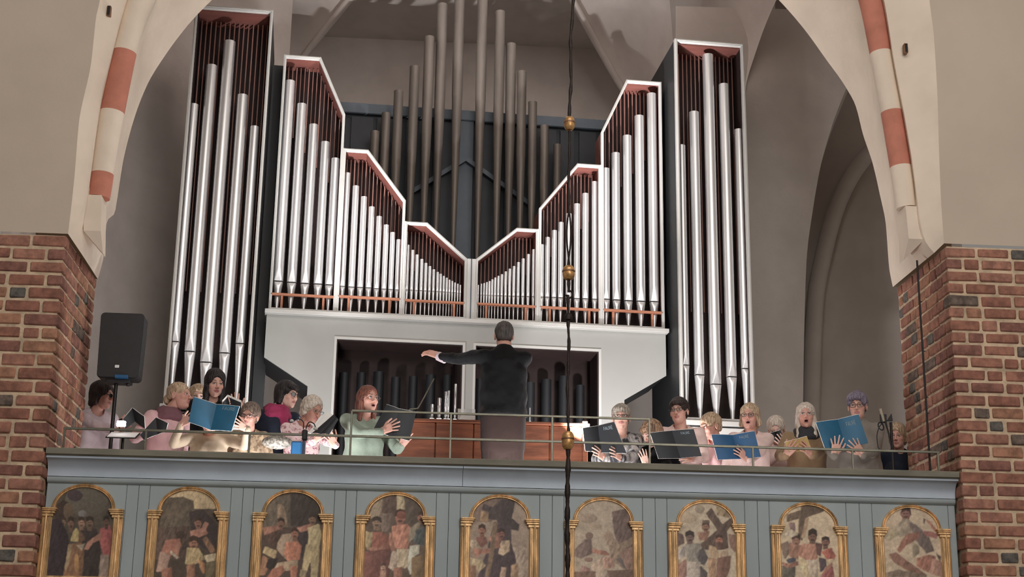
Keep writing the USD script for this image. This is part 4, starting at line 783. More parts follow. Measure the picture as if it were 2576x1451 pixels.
# ---------------------------------------------------------------- people: signed distances -> one smooth surface each
def surface_nets(D, o, h):
    "the zero surface of the samples D (nx, ny, nz), inside < 0"
    ins = D < 0; nx, ny, nz = D.shape
    c = [(i, j, k) for i in (0, 1) for j in (0, 1) for k in (0, 1)]
    sl = lambda a, i, j, k: a[i:nx - 1 + i, j:ny - 1 + j, k:nz - 1 + k]
    cnt = sum(sl(ins, *q).astype(np.int8) for q in c); act = (cnt > 0) & (cnt < 8)
    idx = -np.ones(act.shape, np.int64); idx[act] = np.arange(act.sum()); A = np.argwhere(act)
    S = np.zeros((len(A), 3)); N = np.zeros(len(A)); vals = {q: D[A[:, 0] + q[0], A[:, 1] + q[1], A[:, 2] + q[2]] for q in c}
    for a in c:
        for ax in range(3):
            if a[ax] == 0:
                b = list(a); b[ax] = 1; b = tuple(b); va, vb = vals[a], vals[b]; m = (va < 0) != (vb < 0)
                t = np.where(m, va / np.where(m, va - vb, 1), 0); P = np.tile(np.array(a, float), (len(A), 1)); P[:, ax] += t
                S += P * m[:, None]; N += m
    V = (A + S / N[:, None]) * h + o; F = []
    for ax in range(3):
        u, w = (ax + 1) % 3, (ax + 2) % 3
        s0, s1 = [slice(None)] * 3, [slice(None)] * 3; s0[ax], s1[ax] = slice(0, -1), slice(1, None)
        x = ins[tuple(s0)] != ins[tuple(s1)]; E = np.argwhere(x); E = E[(E[:, u] > 0) & (E[:, w] > 0) & (E[:, u] < D.shape[u] - 1) & (E[:, w] < D.shape[w] - 1)]
        def g(du, dw):
            q = E.copy(); q[:, u] -= du; q[:, w] -= dw; return idx[q[:, 0], q[:, 1], q[:, 2]]
        q = np.stack([g(1, 1), g(0, 1), g(0, 0), g(1, 0)], 1); fl = ~ins[E[:, 0], E[:, 1], E[:, 2]]; q[fl] = q[fl][:, ::-1]
        F += [q[:, [0, 1, 2]], q[:, [0, 2, 3]]]
    return trimesh.Trimesh(V, np.vstack(F), process=False)
def grid(lo, hi, h):
    ax = [np.arange(a, b + h, h) for a, b in zip(lo, hi)]; G = np.stack(np.meshgrid(*ax, indexing="ij"), -1)
    return G.reshape(-1, 3), tuple(len(a) for a in ax)
def mesh_of(f, lo, hi, h):
    P, sh = grid(lo, hi, h); return surface_nets(f(P).reshape(sh), np.array(lo, float), h)
def sm(a, b, k): t = np.clip(.5 + .5 * (b - a) / k, 0, 1); return b + (a - b) * t - k * t * (1 - t)
def smx(a, b, k): return -sm(-a, -b, k)
def ell(P, c, r, R=None):
    q = P - np.array(c, float)
    if R is not None: q = q @ R
    q = q / np.array(r, float); L = np.linalg.norm(q, axis=1); return (L - 1) * L / (np.linalg.norm(q / np.array(r, float), axis=1) + 1e-9)
def cap(P, a, b, ra, rb=None):
    a, b = np.array(a, float), np.array(b, float); rb = ra if rb is None else rb; d = b - a
    t = np.clip((P - a) @ d / (d @ d + 1e-12), 0, 1); return np.linalg.norm(P - a - t[:, None] * d, axis=1) - (ra + (rb - ra) * t)
def union(ds, k):
    o = ds[0]
    for d in ds[1:]: o = sm(o, d, k)
    return o
def head_sdf(P, open_=0.0, male=False):
    P = P.copy(); P[:, 0] = np.abs(P[:, 0])
    J = open_ * .014
    d = ell(P, (0, .018, .035), (.072, .092, .081)); d = sm(d, ell(P, (0, -.026, -.028), (.060, .064, .086)), .03)
    d = sm(d, ell(P, (0, -.038, -.070 - J * .6), (.046 + .004 * male, .046, .042)), .025); d = sm(d, ell(P, (0, -.076, -.098 - J), (.018, .015, .015)), .02)
    d = sm(d, ell(P, (.038, -.062, -.026), (.021, .018, .018)), .02); d = sm(d, cap(P, (0, -.083, .020), (.036, -.078, .021), .010, .008), .014)
    d = smx(d, -ell(P, (.031, -.099, .002), (.017, .016, .012)), .012)
    d = sm(d, cap(P, (0, -.088, .012), (0, -.110, -.028), .0065, .0095), .010); d = sm(d, ell(P, (.0105, -.100, -.034), (.008, .010, .0075)), .006)
    d = sm(d, cap(P, (0, -.0945, -.0575), (.019, -.086, -.0605), .0058, .004), .006); d = sm(d, cap(P, (0, -.0925, -.069 - J), (.016, -.086, -.067 - J * .7), .0068, .0045), .006)
    if open_ > 0: d = smx(d, -ell(P, (0, -.094, -.0635 - J * .5), (.014, .020, .004 + J * .5)), .004)
    else: d = smx(d, -cap(P, (0, -.100, -.0632), (.017, -.092, -.0635), .0022), .003)
    d = np.minimum(d, ell(P, (.031, -.078, .001), (.0125, .0125, .0120)))
    d = sm(d, cap(P, (.017, -.0895, .0075), (.044, -.0815, .006), .0030), .004)          # upper lid
    ear = np.maximum(ell(P, (.076, .014, -.008), (.010, .020, .033)), -ell(P, (.086, .008, -.006), (.007, .011, .020)))
    return sm(d, ear, .006)
HEADS = {}
def head_mesh(open_, male):
    k = (round(open_, 1), male)
    if k not in HEADS: HEADS[k] = mesh_of(lambda P: head_sdf(P, k[0], male), (-.098, -.130, -.145), (.098, .122, .128), .0034)
    return HEADS[k]
def head_tint(L, skin, lips, brow, iris, open_, old):
    "colours of skin, lips, eyes and brows at head-local points"
    n = len(L); x = np.abs(L[:, 0]); y, z = L[:, 1], L[:, 2]; J = open_ * .014
    c = np.tile(np.array(skin), (n, 1)) * (.93 + .14 * meshkit.fbm(L * 60, 3))[:, None]
    def mix(w, col):
        nonlocal c; w = np.clip(w, 0, 1)[:, None]; c = c * (1 - w) + w * np.array(col)
    front = y < -.05
    mix(.35 * np.exp(-(((x - .040) / .02) ** 2 + ((z + .030) / .02) ** 2)) * front, np.array(skin) * [1.05, .72, .68])
    mix(.25 * np.exp(-((x / .014) ** 2 + ((z + .030) / .012) ** 2)) * (y < -.09), np.array(skin) * [1.05, .75, .7])
    mix(.35 * np.exp(-(((x - .031) / .020) ** 2 + ((z - .0) / .012) ** 2)) * front, np.array(skin) * [.72, .6, .56])
    lw = np.minimum(cap(np.stack([x, y, z], 1), (0, -.0945, -.0575), (.019, -.086, -.0605), .0058, .004), cap(np.stack([x, y, z], 1), (0, -.0925, -.069 - J), (.016, -.086, -.067 - J * .7), .0068, .0045))
    mix(np.clip(1.2 - lw / .0022, 0, 1) * front, lips)
    if open_ > 0: mix((ell(np.stack([x, y, z], 1), (0, -.094, -.0635 - J * .5), (.0155, .024, .0055 + J * .5)) < .001) * (y > -.0915) * front * 1.0, (.05, .015, .015))
    e = np.linalg.norm(np.stack([x - .031, y + .078, z - .001], 1), axis=1)
    eye = (e < .0140) & (y < -.0825) & (np.abs(z - .0005) < .0078); mix(eye * 1.0, (.62, .58, .55)); mix((eye & (np.hypot(x - .031, z - .0005) < .0062)) * 1.0, iris)
    mix(((z > .0045) & (z < .0105) & (x > .014) & (x < .047) & (y < -.079)) * .75, (.06, .04, .035))
    mix(np.clip(1.3 - np.abs(z - .0235 - .004 * np.sin((x - .014) * 70)) / .0042, 0, 1) * ((x > .012) & (x < .049) & (y < -.06)) * (.55 if old else .9), brow)
    return c
def rot(yaw=0, pitch=0, roll=0):
    "degrees; yaw > 0 turns the face (-y) towards +x, pitch > 0 bows it, roll > 0 tips the crown towards +x"
    a, b, c = map(math.radians, (yaw, pitch, roll)); Z = np.array([[math.cos(a), -math.sin(a), 0], [math.sin(a), math.cos(a), 0], [0, 0, 1]])
    X = np.array([[1, 0, 0], [0, math.cos(b), -math.sin(b)], [0, math.sin(b), math.cos(b)]]); Y = np.array([[math.cos(c), 0, math.sin(c)], [0, 1, 0], [-math.sin(c), 0, math.cos(c)]])
    return Z @ X @ Y
SPH = {}
def ball(p, r, n=10):
    return manifold3d.Manifold.sphere(float(r), n).translate([float(v) for v in p])
def bone(a, b, ra, rb, n=10): return manifold3d.Manifold.batch_hull([ball(a, ra, n), ball(b, rb, n)])
def hand_parts(W, d, nrm, curl=.35, spread=.12, thumb=1, s=1.0):
    "a hand from the wrist W: d = finger direction, nrm = the way the back of the hand faces, thumb = side of the thumb along cross(d, nrm)"
    d = d / np.linalg.norm(d); nrm = nrm - d * (nrm @ d); nrm /= np.linalg.norm(nrm); sd = np.cross(d, nrm) * thumb
    m = []; pk = []
    for i, (off, L, r) in enumerate(((.030, .068, .0082), (.010, .076, .0085), (-.011, .070, .0082), (-.030, .055, .0074))):
        k = W + (d * (.088 - .006 * abs(i - 1)) + sd * off) * s; pk.append(k); ang = spread * (1.2 - i) ; f = d * math.cos(ang) + sd * math.sin(ang)
        p0 = k; a = 0.0
        for j, (fr, cu) in enumerate(((.46, .7), (.32, 1.0), (.26, .8))):
            a += curl * cu; v = f * math.cos(a) - nrm * math.sin(a); p1 = p0 + v * L * fr * s; m.append(bone(p0, p1, r * (1 - .08 * j) * s, r * (1 - .08 * (j + 1)) * s, 9)); p0 = p1
    palm = [ball(k, .0105 * s, 9) for k in pk] + [ball(W + sd * .020 * s, .014 * s, 9), ball(W - sd * .018 * s, .014 * s, 9), ball(W + (d * .045 - nrm * .008 + sd * .018) * s, .016 * s, 9)]
    m.append(manifold3d.Manifold.batch_hull(palm))
    t0 = W + (d * .028 + sd * .024) * s; v1 = d * .62 + sd * .72 - nrm * .25; v1 /= np.linalg.norm(v1); t1 = t0 + v1 * .042 * s; v2 = d * .82 + sd * .45 - nrm * .35; v2 /= np.linalg.norm(v2); t2 = t1 + v2 * .032 * s; t3 = t2 + (v2 * .9 + d * .2) * .024 * s
    m += [bone(t0, t1, .0135 * s, .0105 * s, 9), bone(t1, t2, .0105 * s, .0092 * s, 9), bone(t2, t3, .0092 * s, .0078 * s, 9)]
    return m
def hair_sdf(P, style, q):
    "hair in head-local space; the face stays clear"
    x = np.abs(P[:, 0]); A = np.stack([x, P[:, 1], P[:, 2]], 1); g = q.get("thick", .012)
    shell = ell(P, (0, .020, .036), (.074 + g, .094 + g, .083 + g))
    hl = q.get("hairline", .062)                       # height of the hairline over the eyes
    face = ell(A, (0, -.105, -.045), (q.get("face_w", .062), .075, hl + .045))
    low = q.get("low", -.03)
    cutz = low - P[:, 2]                               # nothing below `low`, except the lengths added beneath
    d = np.maximum(shell, cutz)
    if style == "short":
        d = sm(d, np.maximum(ell(A, (.0, .058, -.025), (.066, .052, .06)), -.062 - P[:, 2]), .02); d = smx(d, -ell(A, (.082, -.02, -.02), (.020, .034, .036)), .012)
    if style in ("bob", "long", "curly"):
        L = q.get("len", .09)
        d = sm(d, cap(A, (.058, .012, -.005), (.066 + q.get("flare", 0), .010, -L), .030, .026), .03); d = sm(d, cap(A, (.025, .062, .0), (.034, .062, -L - .01), .045, .036), .03)
        if style == "long":
            d = sm(d, cap(A, (.060, .0, -.05), (.072, q.get("fall", -.02), -L - .10), .028, .022), .03); d = sm(d, cap(A, (.03, .075, -.05), (.045, .07, -L - .12), .04, .03), .03)
    if style == "bun": d = sm(d, ell(A, (0, .118, q.get("bun_z", .02)), (.042, .036, .042)), .015); d = smx(d, -ell(A, (.082, -.01, -.02), (.022, .036, .034)), .012)
    if style == "tail": d = sm(d, cap(P, (0, .105, .0), (0, .125, -.16), .028, .018), .02); d = smx(d, -ell(A, (.082, -.012, -.02), (.022, .034, .034)), .012)
    d = smx(d, -face, .012)
    if q.get("fringe"): d = sm(d, np.maximum(np.maximum(ell(P, (q.get("part", 0) * .02, -.055, .066), (.066, .052, .034)), -shell - .020), q.get("fringe") - P[:, 2]), .010)
    w_ = .004 * np.sin(P[:, 2] * 70 + np.arctan2(P[:, 0], -P[:, 1] + .02) * 5); th = np.arctan2(P[:, 0], -P[:, 1] + .02); amp = q.get("rough", .0022)
    if style == "curly": n = meshkit.noise(P * 62 + 5) * 2 - 1; return d + n * .006
    n = meshkit.noise(np.stack([th * 16, P[:, 2] * 14 + P[:, 1] * 8, P[:, 1] * 20], 1)) * 2 - 1 + .5 * (meshkit.noise(np.stack([th * 40, P[:, 2] * 20, P[:, 1] * 30], 1)) * 2 - 1)
    return d + n * amp * 1.5 + w_ * .35
HAIRMAT = {}
def hair_mat(name, c, c2):
    MAT[name] = None; mat(name, srgb(*c), .42, var=.1, scale=85, color2=srgb(*c2), stretch=(1, 1, .10), bump=.5, bscale=190, lo=.36, hi=.64, spec=.5)
for n_, a_, b_ in (("hair_dark", (58, 42, 38), (26, 20, 19)), ("hair_black", (36, 28, 30), (16, 13, 14)), ("hair_auburn", (150, 92, 74), (78, 44, 38)), ("hair_brown", (112, 82, 66), (58, 42, 36)), ("hair_blond", (216, 190, 160), (140, 112, 88)),
                   ("hair_white", (232, 222, 210), (176, 160, 146)), ("hair_grey", (186, 176, 164), (104, 94, 84)), ("hair_purple", (146, 138, 154), (92, 84, 104)), ("hair_streak", (196, 160, 128), (84, 58, 46)), ("hair_greybrown", (140, 122, 108), (74, 60, 54)), ("hair_man", (86, 78, 74), (40, 36, 34))): hair_mat(n_, a_, b_)
tint_mat("skin", .46, sub=.08, spec=.35)
def cloth(name, c, var=.06, rough=.85, c2=None, scale=8, bump=.25, bscale=120, **k): mat(name, srgb(*c), rough, var=var, scale=scale, bump=bump, bscale=bscale, color2=srgb(*c2) if c2 else None, sheen=.08, spec=.2, **k)
for a_ in (("cloth_lilac", (206, 190, 196)), ("cloth_black", (12, 12, 14)), ("cloth_navy", (30, 36, 50)), ("cloth_pink", (216, 176, 178)), ("cloth_palepink", (226, 200, 194)), ("cloth_beige", (186, 168, 146)), ("cloth_tan", (150, 126, 98)), ("cloth_green", (140, 152, 138)), ("cloth_charcoal", (58, 58, 62)),
            ("cloth_magenta", (150, 52, 86)), ("cloth_grey", (140, 134, 126)), ("cloth_brown", (46, 33, 30)), ("cloth_mauve", (120, 84, 92)), ("cloth_denim", (60, 72, 96)), ("cloth_purple", (130, 88, 104)), ("cloth_white", (226, 222, 218)), ("cloth_jeans", (52, 58, 72)), ("shoe_black", (24, 22, 22))): cloth(*a_)
cloth("cloth_floral", (232, 206, 206), c2=(170, 110, 124), scale=34, lo=.40, hi=.48); cloth("cloth_leaf", (186, 164, 138), c2=(138, 118, 96), scale=30, lo=.45, hi=.52); cloth("cloth_streaks", (190, 186, 184), c2=(58, 58, 64), scale=16, lo=.42, hi=.58, stretch=(1, 1, .18))
cloth("cloth_knit", (160, 154, 144), c2=(108, 104, 98), scale=40, lo=.42, hi=.55)
MAT["lens"] = usdkit.material(stage, "/World/Looks/lens", {"t": ("transparent_bsdf", {"color": (.93, .93, .93)}), "g": ("glossy_bsdf", {"roughness": .03}), "f": ("fresnel", {"IOR": 1.45}), "m": ("mix_closure", {})}, [("f.fac", "m.fac"), ("t.BSDF", "m.closure1"), ("g.BSDF", "m.closure2")], surface="m.closure")
mat("frame_dark", srgb(40, 28, 28), .3, var=.0); mat("frame_red", srgb(120, 50, 48), .3, var=.0); mat("frame_metal", srgb(190, 184, 176), .25, metal=.9, var=.0)
SKINC = dict(a=srgb(214, 170, 154), b=srgb(206, 158, 143), c=srgb(222, 184, 170), d=srgb(198, 150, 135))
def ik(S, T, l1, l2, pole):
    v = T - S; L = min(np.linalg.norm(v), (l1 + l2) * .995); u = v / np.linalg.norm(v); T = S + u * L
    a = (l1 * l1 - l2 * l2 + L * L) / (2 * L); h = math.sqrt(max(l1 * l1 - a * a, 0)); p = pole - u * (pole @ u); p /= np.linalg.norm(p)
    return S + u * a + p * h, T
def person(label, head, y, hgt=None, face=(0, 0, 0), body_yaw=0, style="short", hair="hair_grey", hq={}, skin="a", lips=(.46, .20, .18), brow=(.12, .08, .06), iris=(.10, .08, .07), open_=0.0, male=False, old=False,
           top="cloth_grey", bottom="cloth_charcoal", lean=(0, 0), hands=(None, None), glasses=None, scarf=None, neck="crew", sleeve=1.0, extra=None, hs=1.0, floor=None, broad=1.0, cuff=None, hairline_fix=None, head_w=1.0, vest=None, hem=-.66):
    "head = pixel of the head's centre; y = its depth; the body hangs from it down to the gallery floor"
    Hc = at_y(*head, y); zf = Z_DECK if floor is None else floor
    s = (Hc[2] + .115 * hs - zf) / 1.68; s = min(max(s, .86), 1.08); hs_ = hs * (s * .5 + .5)
    RB, RH = rot(body_yaw), rot(*face)
    up = lambda v: RB @ np.array(v, float) * s
    N = Hc + RH @ np.array([0, .030, -.10]) * hs_ * .9 + RB @ np.array([0, .022, -.052]) * s + np.array([lean[0], lean[1], 0])
    t = thing("person", label, "person", (N[0], N[1], zf)); bw = .150 * broad
    S = [N + up((-bw, .01, -.05)), N + up((bw, .01, -.05))]
    Hp = [N + up((-.085, .01, -.56)), N + up((.085, .01, -.56))]
    arms = []
    for i, h in enumerate(hands):
        sg = (-1, 1)[i]
        if h is None:
            Wt = N + up((sg * .19, -.06, -.50)); dv = RB @ np.array([0, -.15, -1.0]); nv = RB @ np.array([sg * 1.0, 0, 0]); pole = RB @ np.array([sg * .4, 1, -.2]); cu, sp, th = .35, .05, -sg
        else:
            Wt = at_y(*h["w"]); tip = at_y(*h["t"]); dv = tip - Wt; nv = np.array(h.get("n", (0, -1, 0)), float); pole = RB @ np.array(h.get("pole", (sg * .7, .35, -1.0)), float); cu, sp = h.get("curl", .25), h.get("spread", .14); d_ = dv / np.linalg.norm(dv); th = 1 if np.cross(d_, nv) @ np.array(h.get("thv", (0, 0, 1)), float) > 0 else -1
        E, Wt = ik(S[i], Wt, .275 * s, .250 * s, pole); arms.append((S[i], E, Wt, dv / np.linalg.norm(dv), nv, cu, sp, th))
    # --- skin: head, neck, trunk, arms, hands and legs as one surface
    hm = head_mesh(open_, male); hv = (hm.vertices * [head_w, 1, 1] * hs_) @ RH.T + Hc
    parts = []
    hman = manifold3d.Manifold(manifold3d.Mesh(vert_properties=np.ascontiguousarray(hv, np.float32), tri_verts=np.ascontiguousarray(hm.faces, np.uint32)))
    nk = Hc + RH @ np.array([0, .018, -.055]) * hs_; nr = .054 if not male else .060
    parts += [hman, bone(nk, N + up((0, .0, .0)), nr * s * .96, nr * s, 24), bone(N + up((0, .0, 0)), N + up((0, .012, -.07)), nr * s, .062 * s, 24)]
    jaw = Hc + RH @ np.array([0, -.035, -.075]) * hs_; parts.append(bone(jaw, nk, .036 * hs_, .045 * s, 14))
    parts += [manifold3d.Manifold.batch_hull([ball(S[0], .030 * s), ball(S[1], .030 * s), ball(N + up((0, .0, -.20)), .072 * s), ball(N + up((0, .012, -.05)), .055 * s)]), bone(N + up((0, .0, -.20)), N + up((0, .012, -.56)), .075 * s, .085 * s)]
    for (a, b, w, dv, nv, cu, sp, th) in arms:
        parts += [bone(a, b, .042 * s, .036 * s), bone(b, w, .036 * s, .024 * s), bone(w, w + dv * .02, .024 * s, .022 * s)] + hand_parts(w, dv, nv, cu, sp, th, s * (1.0 if not male else 1.1))
    feet = []
    for i, h in enumerate(Hp):
        sg = (-1, 1)[i]; kn = N + up((sg * .095, -.01, -.96)); an = np.array([kn[0], kn[1] + .01, zf + .075]); kn[2] = (h[2] + an[2]) / 2 + .02
        parts += [bone(h, kn, .075 * s, .050 * s), bone(kn, an, .050 * s, .034 * s)]; feet.append((h, kn, an))
    body = M(manifold3d.Manifold.batch_boolean(parts, manifold3d.OpType.Add))
    L = ((body.vertices - Hc) @ RH) / hs_ / [head_w, 1, 1]
    sk = np.array(SKINC[skin]); near = (np.abs(L[:, 0]) < .10) & (L[:, 2] > -.14) & (L[:, 2] < .15) & (np.abs(L[:, 1]) < .14)
    col = np.tile(sk, (len(L), 1)); col[near] = head_tint(L[near], sk, lips, brow, iris, open_, old)
    put(t, "body", body, "skin", True, tint=col)
    # --- top, following trunk and arms
    lo = np.min([N + up((-.28, -.28, -.70)), N + up((.28, .28, .05))] + [q - .07 for a in arms for q in a[:3]] , axis=0) - .02; hi = np.max([N + up((-.28, -.28, -.70)), N + up((.28, .28, .05))] + [q + .07 for a in arms for q in a[:3]], axis=0) + .02
    hi[2] = max(hi[2], N[2] + .06)
    def top_sdf(P):
        Q = (P - N) @ RB / s
        d = union([ell(Q, (0, .0, -.20), (.168 * broad, .122, .17)), cap(Q, (-bw * .92, .012, -.066), (bw * .92, .012, -.066), .048), ell(Q, (0, .008, -.38), (.172 * broad, .135, .20)), ell(Q, (0, .012, -.55), ((.174 if male else .205) * broad, .150 if male else .155, .19)), cap(Q, (0, .012, .0), (0, .012, -.09), .062, .11), np.minimum(cap(Q, (0, .016, -.008), (-.125, .012, -.066), .058, .046), cap(Q, (0, .016, -.008), (.125, .012, -.066), .058, .046))], .05)
        if not male: d = sm(d, np.minimum(ell(Q, (-.066, -.086, -.225), (.072, .060, .075)), ell(Q, (.066, -.086, -.225), (.072, .060, .075))), .075)
        d = d * s
        for (a, b, w, dv, *_) in arms:
            we = w - dv * .012 if sleeve >= 1 else b + (w - b) * (sleeve - .5) * 2
            d = sm(d, np.minimum(cap(P, a, b, .060 * s, .050 * s), cap(P, b, we, .050 * s, .036 * s)), .028)
        n = meshkit.fbm(P * [13, 13, 8] + 3.1, 3) * 2 - 1; d = d + n * .011
        d = np.maximum(d, (hem - Q[:, 2]) * s)
        Q2 = (P - N) @ RB / s
        if neck == "crew": d = smx(d, -cap(Q2, (0, -.010, .12), (0, -.010, -.012), .060), .01)
        elif neck == "high": d = smx(sm(d, cap(Q2, (0, .004, -.03), (0, -.004, .035), .076, .068), .02), -cap(Q2, (0, -.006, .10), (0, -.004, .03), .058), .006)
        elif neck == "v": d = smx(d, -np.minimum(cap(Q2, (0, -.012, .12), (0, -.012, -.02), .062), cap(Q2, (0, -.09, .02), (0, -.135, -.13), .060, .010)), .01)
        return d
    put(t, "top", mesh_of(top_sdf, lo, hi, .0135), top, True)
    leg = [bone(Hp[0] + [0, 0, .06], Hp[1] + [0, 0, .06], .108 * s, .108 * s, 14)]
    leg.append(manifold3d.Manifold.batch_hull([ball(h + (kn - h) * t, (.098 - .02 * t) * s, 14) for h, kn, an in feet for t in (0, .62)]))
    for h, kn, an in feet: leg += [bone(h, kn, .098 * s, .070 * s, 14), bone(kn, an + [0, 0, .02], .070 * s, .062 * s, 14)]
    put(t, "trousers", M(manifold3d.Manifold.batch_boolean(leg, manifold3d.OpType.Add)), bottom, 50)
    for h, kn, an in feet:
        f = RB @ np.array([0, -1.0, 0]); b0 = np.array([an[0], an[1], zf + .045])
        put(t, "shoe", M(manifold3d.Manifold.batch_hull([ball(b0, .044), ball(b0 + f * .15 + [0, 0, -.012], .032), ball(b0 - f * .05 + [0, 0, -.005], .038)])), "shoe_black", 50)
    # --- hair
    if style:
        ext = .30 if style in ("long", "tail") else .16
        hq_ = dict(hq); hair_m = mesh_of(lambda P: hair_sdf(P, style, hq_), (-.15, -.135, -.12 - ext), (.15, .20, .155), .0048)
        hair_m.vertices = (hair_m.vertices * [head_w, 1, 1] * hs_) @ RH.T + Hc; put(t, "hair", hair_m, hair, True)
    HW_ = lambda v: (np.asarray(v, float) * [head_w, 1, 1] * hs_) @ RH.T + Hc
    if glasses:
        gm, rx, rz = glasses; a = np.linspace(0, 2 * PI, 26); fr = []
        for sg in (-1, 1):
            c_ = np.stack([sg * (.032 + rx * np.sign(np.cos(a)) * np.abs(np.cos(a)) ** .7), -.108 + .006 * np.cos(a) * np.sign(1), -.001 + rz * np.sign(np.sin(a)) * np.abs(np.sin(a)) ** .7], 1)
            c_[:, 1] = -.109 + 2.2 * (np.abs(c_[:, 0]) - .012) ** 2 * 2
            fr.append(tube(HW_(c_), .0019 if gm != "frame_metal" else .0013, 6, False))
            fr.append(tube(HW_([(sg * (.032 + rx), -.104, .004), (sg * .074, -.085, .006), (sg * .079, .0, .004), (sg * .078, .02, -.006)]), .0017, 6))
        fr.append(tube(HW_([(-.032 + rx, -.1085, .003), (0, -.113, .005), (.032 - rx, -.1085, .003)]), .0017, 6))
        g = put(t, "glasses", join(fr), gm, 60)
        for sg in (-1, 1):
            V = HW_([(sg * .032, -.1085, -.001)] + [tuple(v) for v in np.stack([sg * (.032 + rx * .96 * np.sign(np.cos(a[:-1])) * np.abs(np.cos(a[:-1])) ** .7), np.full(25, -.1075), -.001 + rz * .96 * np.sign(np.sin(a[:-1])) * np.abs(np.sin(a[:-1])) ** .7], 1)])
            put(g, "lens", trimesh.Trimesh(V, [(0, 1 + k, 1 + (k + 1) % 25) for k in range(25)], process=False), "lens", True)
    if scarf:
        def sc(P):
            Q = (P - N) @ RB / s; r = np.hypot(Q[:, 0], Q[:, 1] + .005)
            d = np.hypot(r - .083, (Q[:, 2] - .005) * .75) - .030; d = sm(d, np.hypot(r - .098, (Q[:, 2] + .045) * .8) - .030, .02)
            if scarf[1]: d = sm(d, cap(Q, (.03, -.105, -.03), (.05, -.135, -.26), .036, .042), .02)
            return (d + (meshkit.fbm(Q * [26, 26, 40], 3) * 2 - 1) * .012) * s
        put(t, "scarf", mesh_of(sc, N - .36, N + .16, .010), scarf[0], True)
    if cuff:
        for (a, b, w, dv, *_) in arms: put(t, "cuff", tube([w - dv * .075, w - dv * .03, w + dv * .008], [.040 * s, .040 * s, .038 * s], 16), cuff, 40)
    if vest:
        def vs(P):
            Q = (P - N) @ RB / s
            d = union([ell(Q, (0, .0, -.19), (.172 * broad, .124, .172)), ell(Q, (0, .01, -.40), (.165 * broad, .128, .2)), cap(Q, (-.12, .01, -.05), (.12, .01, -.05), .058)], .05) * s
            d = d + (meshkit.fbm(P * 12, 3) * 2 - 1) * .008; d = np.maximum(d, (-.60 - Q[:, 2]) * s)
            d = smx(d, -cap(Q, (0, -.012, .10), (0, -.02, -.03), .070), .01); d = smx(d, -cap(Q, (0, -.20, .02), (0, -.20, -.7), .055, .08), .01)
            for a, b, *_ in arms: d = smx(d, -cap(P, a + (a - N) * .25, b, .05), .01)
            return d
        put(t, "waistcoat", mesh_of(vs, N + up((-.30, -.25, -.68)) if False else N - [.36, .36, .72], N + [.36, .36, .10], .014), vest, True)
    return dict(path=t, N=N, H=Hc, s=s, arms=arms, RB=RB)
# ---------------------------------------------------------------- open folders and books held by the singers
def book(name, label, cat, cover, top, bot, pages=.010, back=1.0, title=None, title_col="paper", group=None, over=.004):
    "top, bot: outer edge, spine, outer edge as (px, py, y), left to right; the covers face the viewer, the pages lie behind"
    T = [at_y(*p) for p in top]; B = [at_y(*p) for p in bot]
    t = thing(name, label, cat, (T[1] + B[1]) / 2, group=group)
    for k in (0, 1):
        q = np.array([T[k], T[k + 1], B[k + 1], B[k]]); n = np.cross(q[1] - q[0], q[3] - q[0]); n /= np.linalg.norm(n); n *= np.sign(n[1]) or 1
        bow = n * .010
        def quad(a, b, c_, d_): # a gently bowed sheet of that quad
            u = np.linspace(0, 1, 7)[None, :, None]; v = np.linspace(0, 1, 5)[:, None, None]
            g = (1 - v) * ((1 - u) * a + u * b) + v * ((1 - u) * d_ + u * c_) + 4 * u * (1 - u) * bow * (-.8)
            return g
        g0 = quad(*q); g1 = g0 + n * .003
        def slab(g0, g1):
            nu, nv = g0.shape[1], g0.shape[0]; V = np.vstack([g0.reshape(-1, 3), g1.reshape(-1, 3)]); N_ = nu * nv; F = []
            for i in range(nv - 1):
                for j in range(nu - 1):
                    a = i * nu + j; F += [(a, a + 1, a + nu + 1), (a, a + nu + 1, a + nu), (N_ + a, N_ + a + nu + 1, N_ + a + 1), (N_ + a, N_ + a + nu, N_ + a + nu + 1)]
            rim = [j for j in range(nu)] + [i * nu + nu - 1 for i in range(1, nv)] + [(nv - 1) * nu + j for j in range(nu - 2, -1, -1)] + [i * nu for i in range(nv - 2, 0, -1)]
            for a, b in zip(rim, rim[1:] + rim[:1]): F += [(a, N_ + a, N_ + b), (a, N_ + b, b)]
            return trimesh.Trimesh(V, F, process=False)
        put(t, "cover", slab(g0, g1), cover, 40)
        if pages:
            up_ = (T[1] - B[1]); up_ /= np.linalg.norm(up_); q2 = q + n * .004; q2[:2] += up_ * over
            g2 = quad(*q2); put(t, "pages", slab(g2, g2 + n * pages), "paper", 40)
        if title and k == title[0]:
            _, txt, u0, u1, v0, hgt = title; tm = meshkit.text_mesh(txt, 1.0, .02); V = tm.vertices; w = V[:, 0].max()
            U = u0 + (u1 - u0) * V[:, 0] / w; Vv = v0 + hgt * (1 - V[:, 1]); a, b, c_, d_ = q
            P = ((1 - Vv) * (1 - U))[:, None] * a + ((1 - Vv) * U)[:, None] * b + (Vv * U)[:, None] * c_ + (Vv * (1 - U))[:, None] * d_ + (4 * U * (1 - U))[:, None] * bow * (-.8) - n * (.0012 + .0006 * (V[:, 2] / .02))[:, None]
            put(t, "title", trimesh.Trimesh(P, tm.faces, process=False), title_col, False)
    return t
mat("cover_blue", srgb(30, 98, 132), .5, var=.06, scale=8); mat("cover_darkblue", srgb(28, 84, 128), .5, var=.06, scale=8); mat("cover_black", srgb(30, 33, 38), .55, var=.12, scale=8); mat("cover_tan", srgb(196, 164, 104), .6, var=.08); mat("title_grey", srgb(140, 156, 164), .6, var=0)
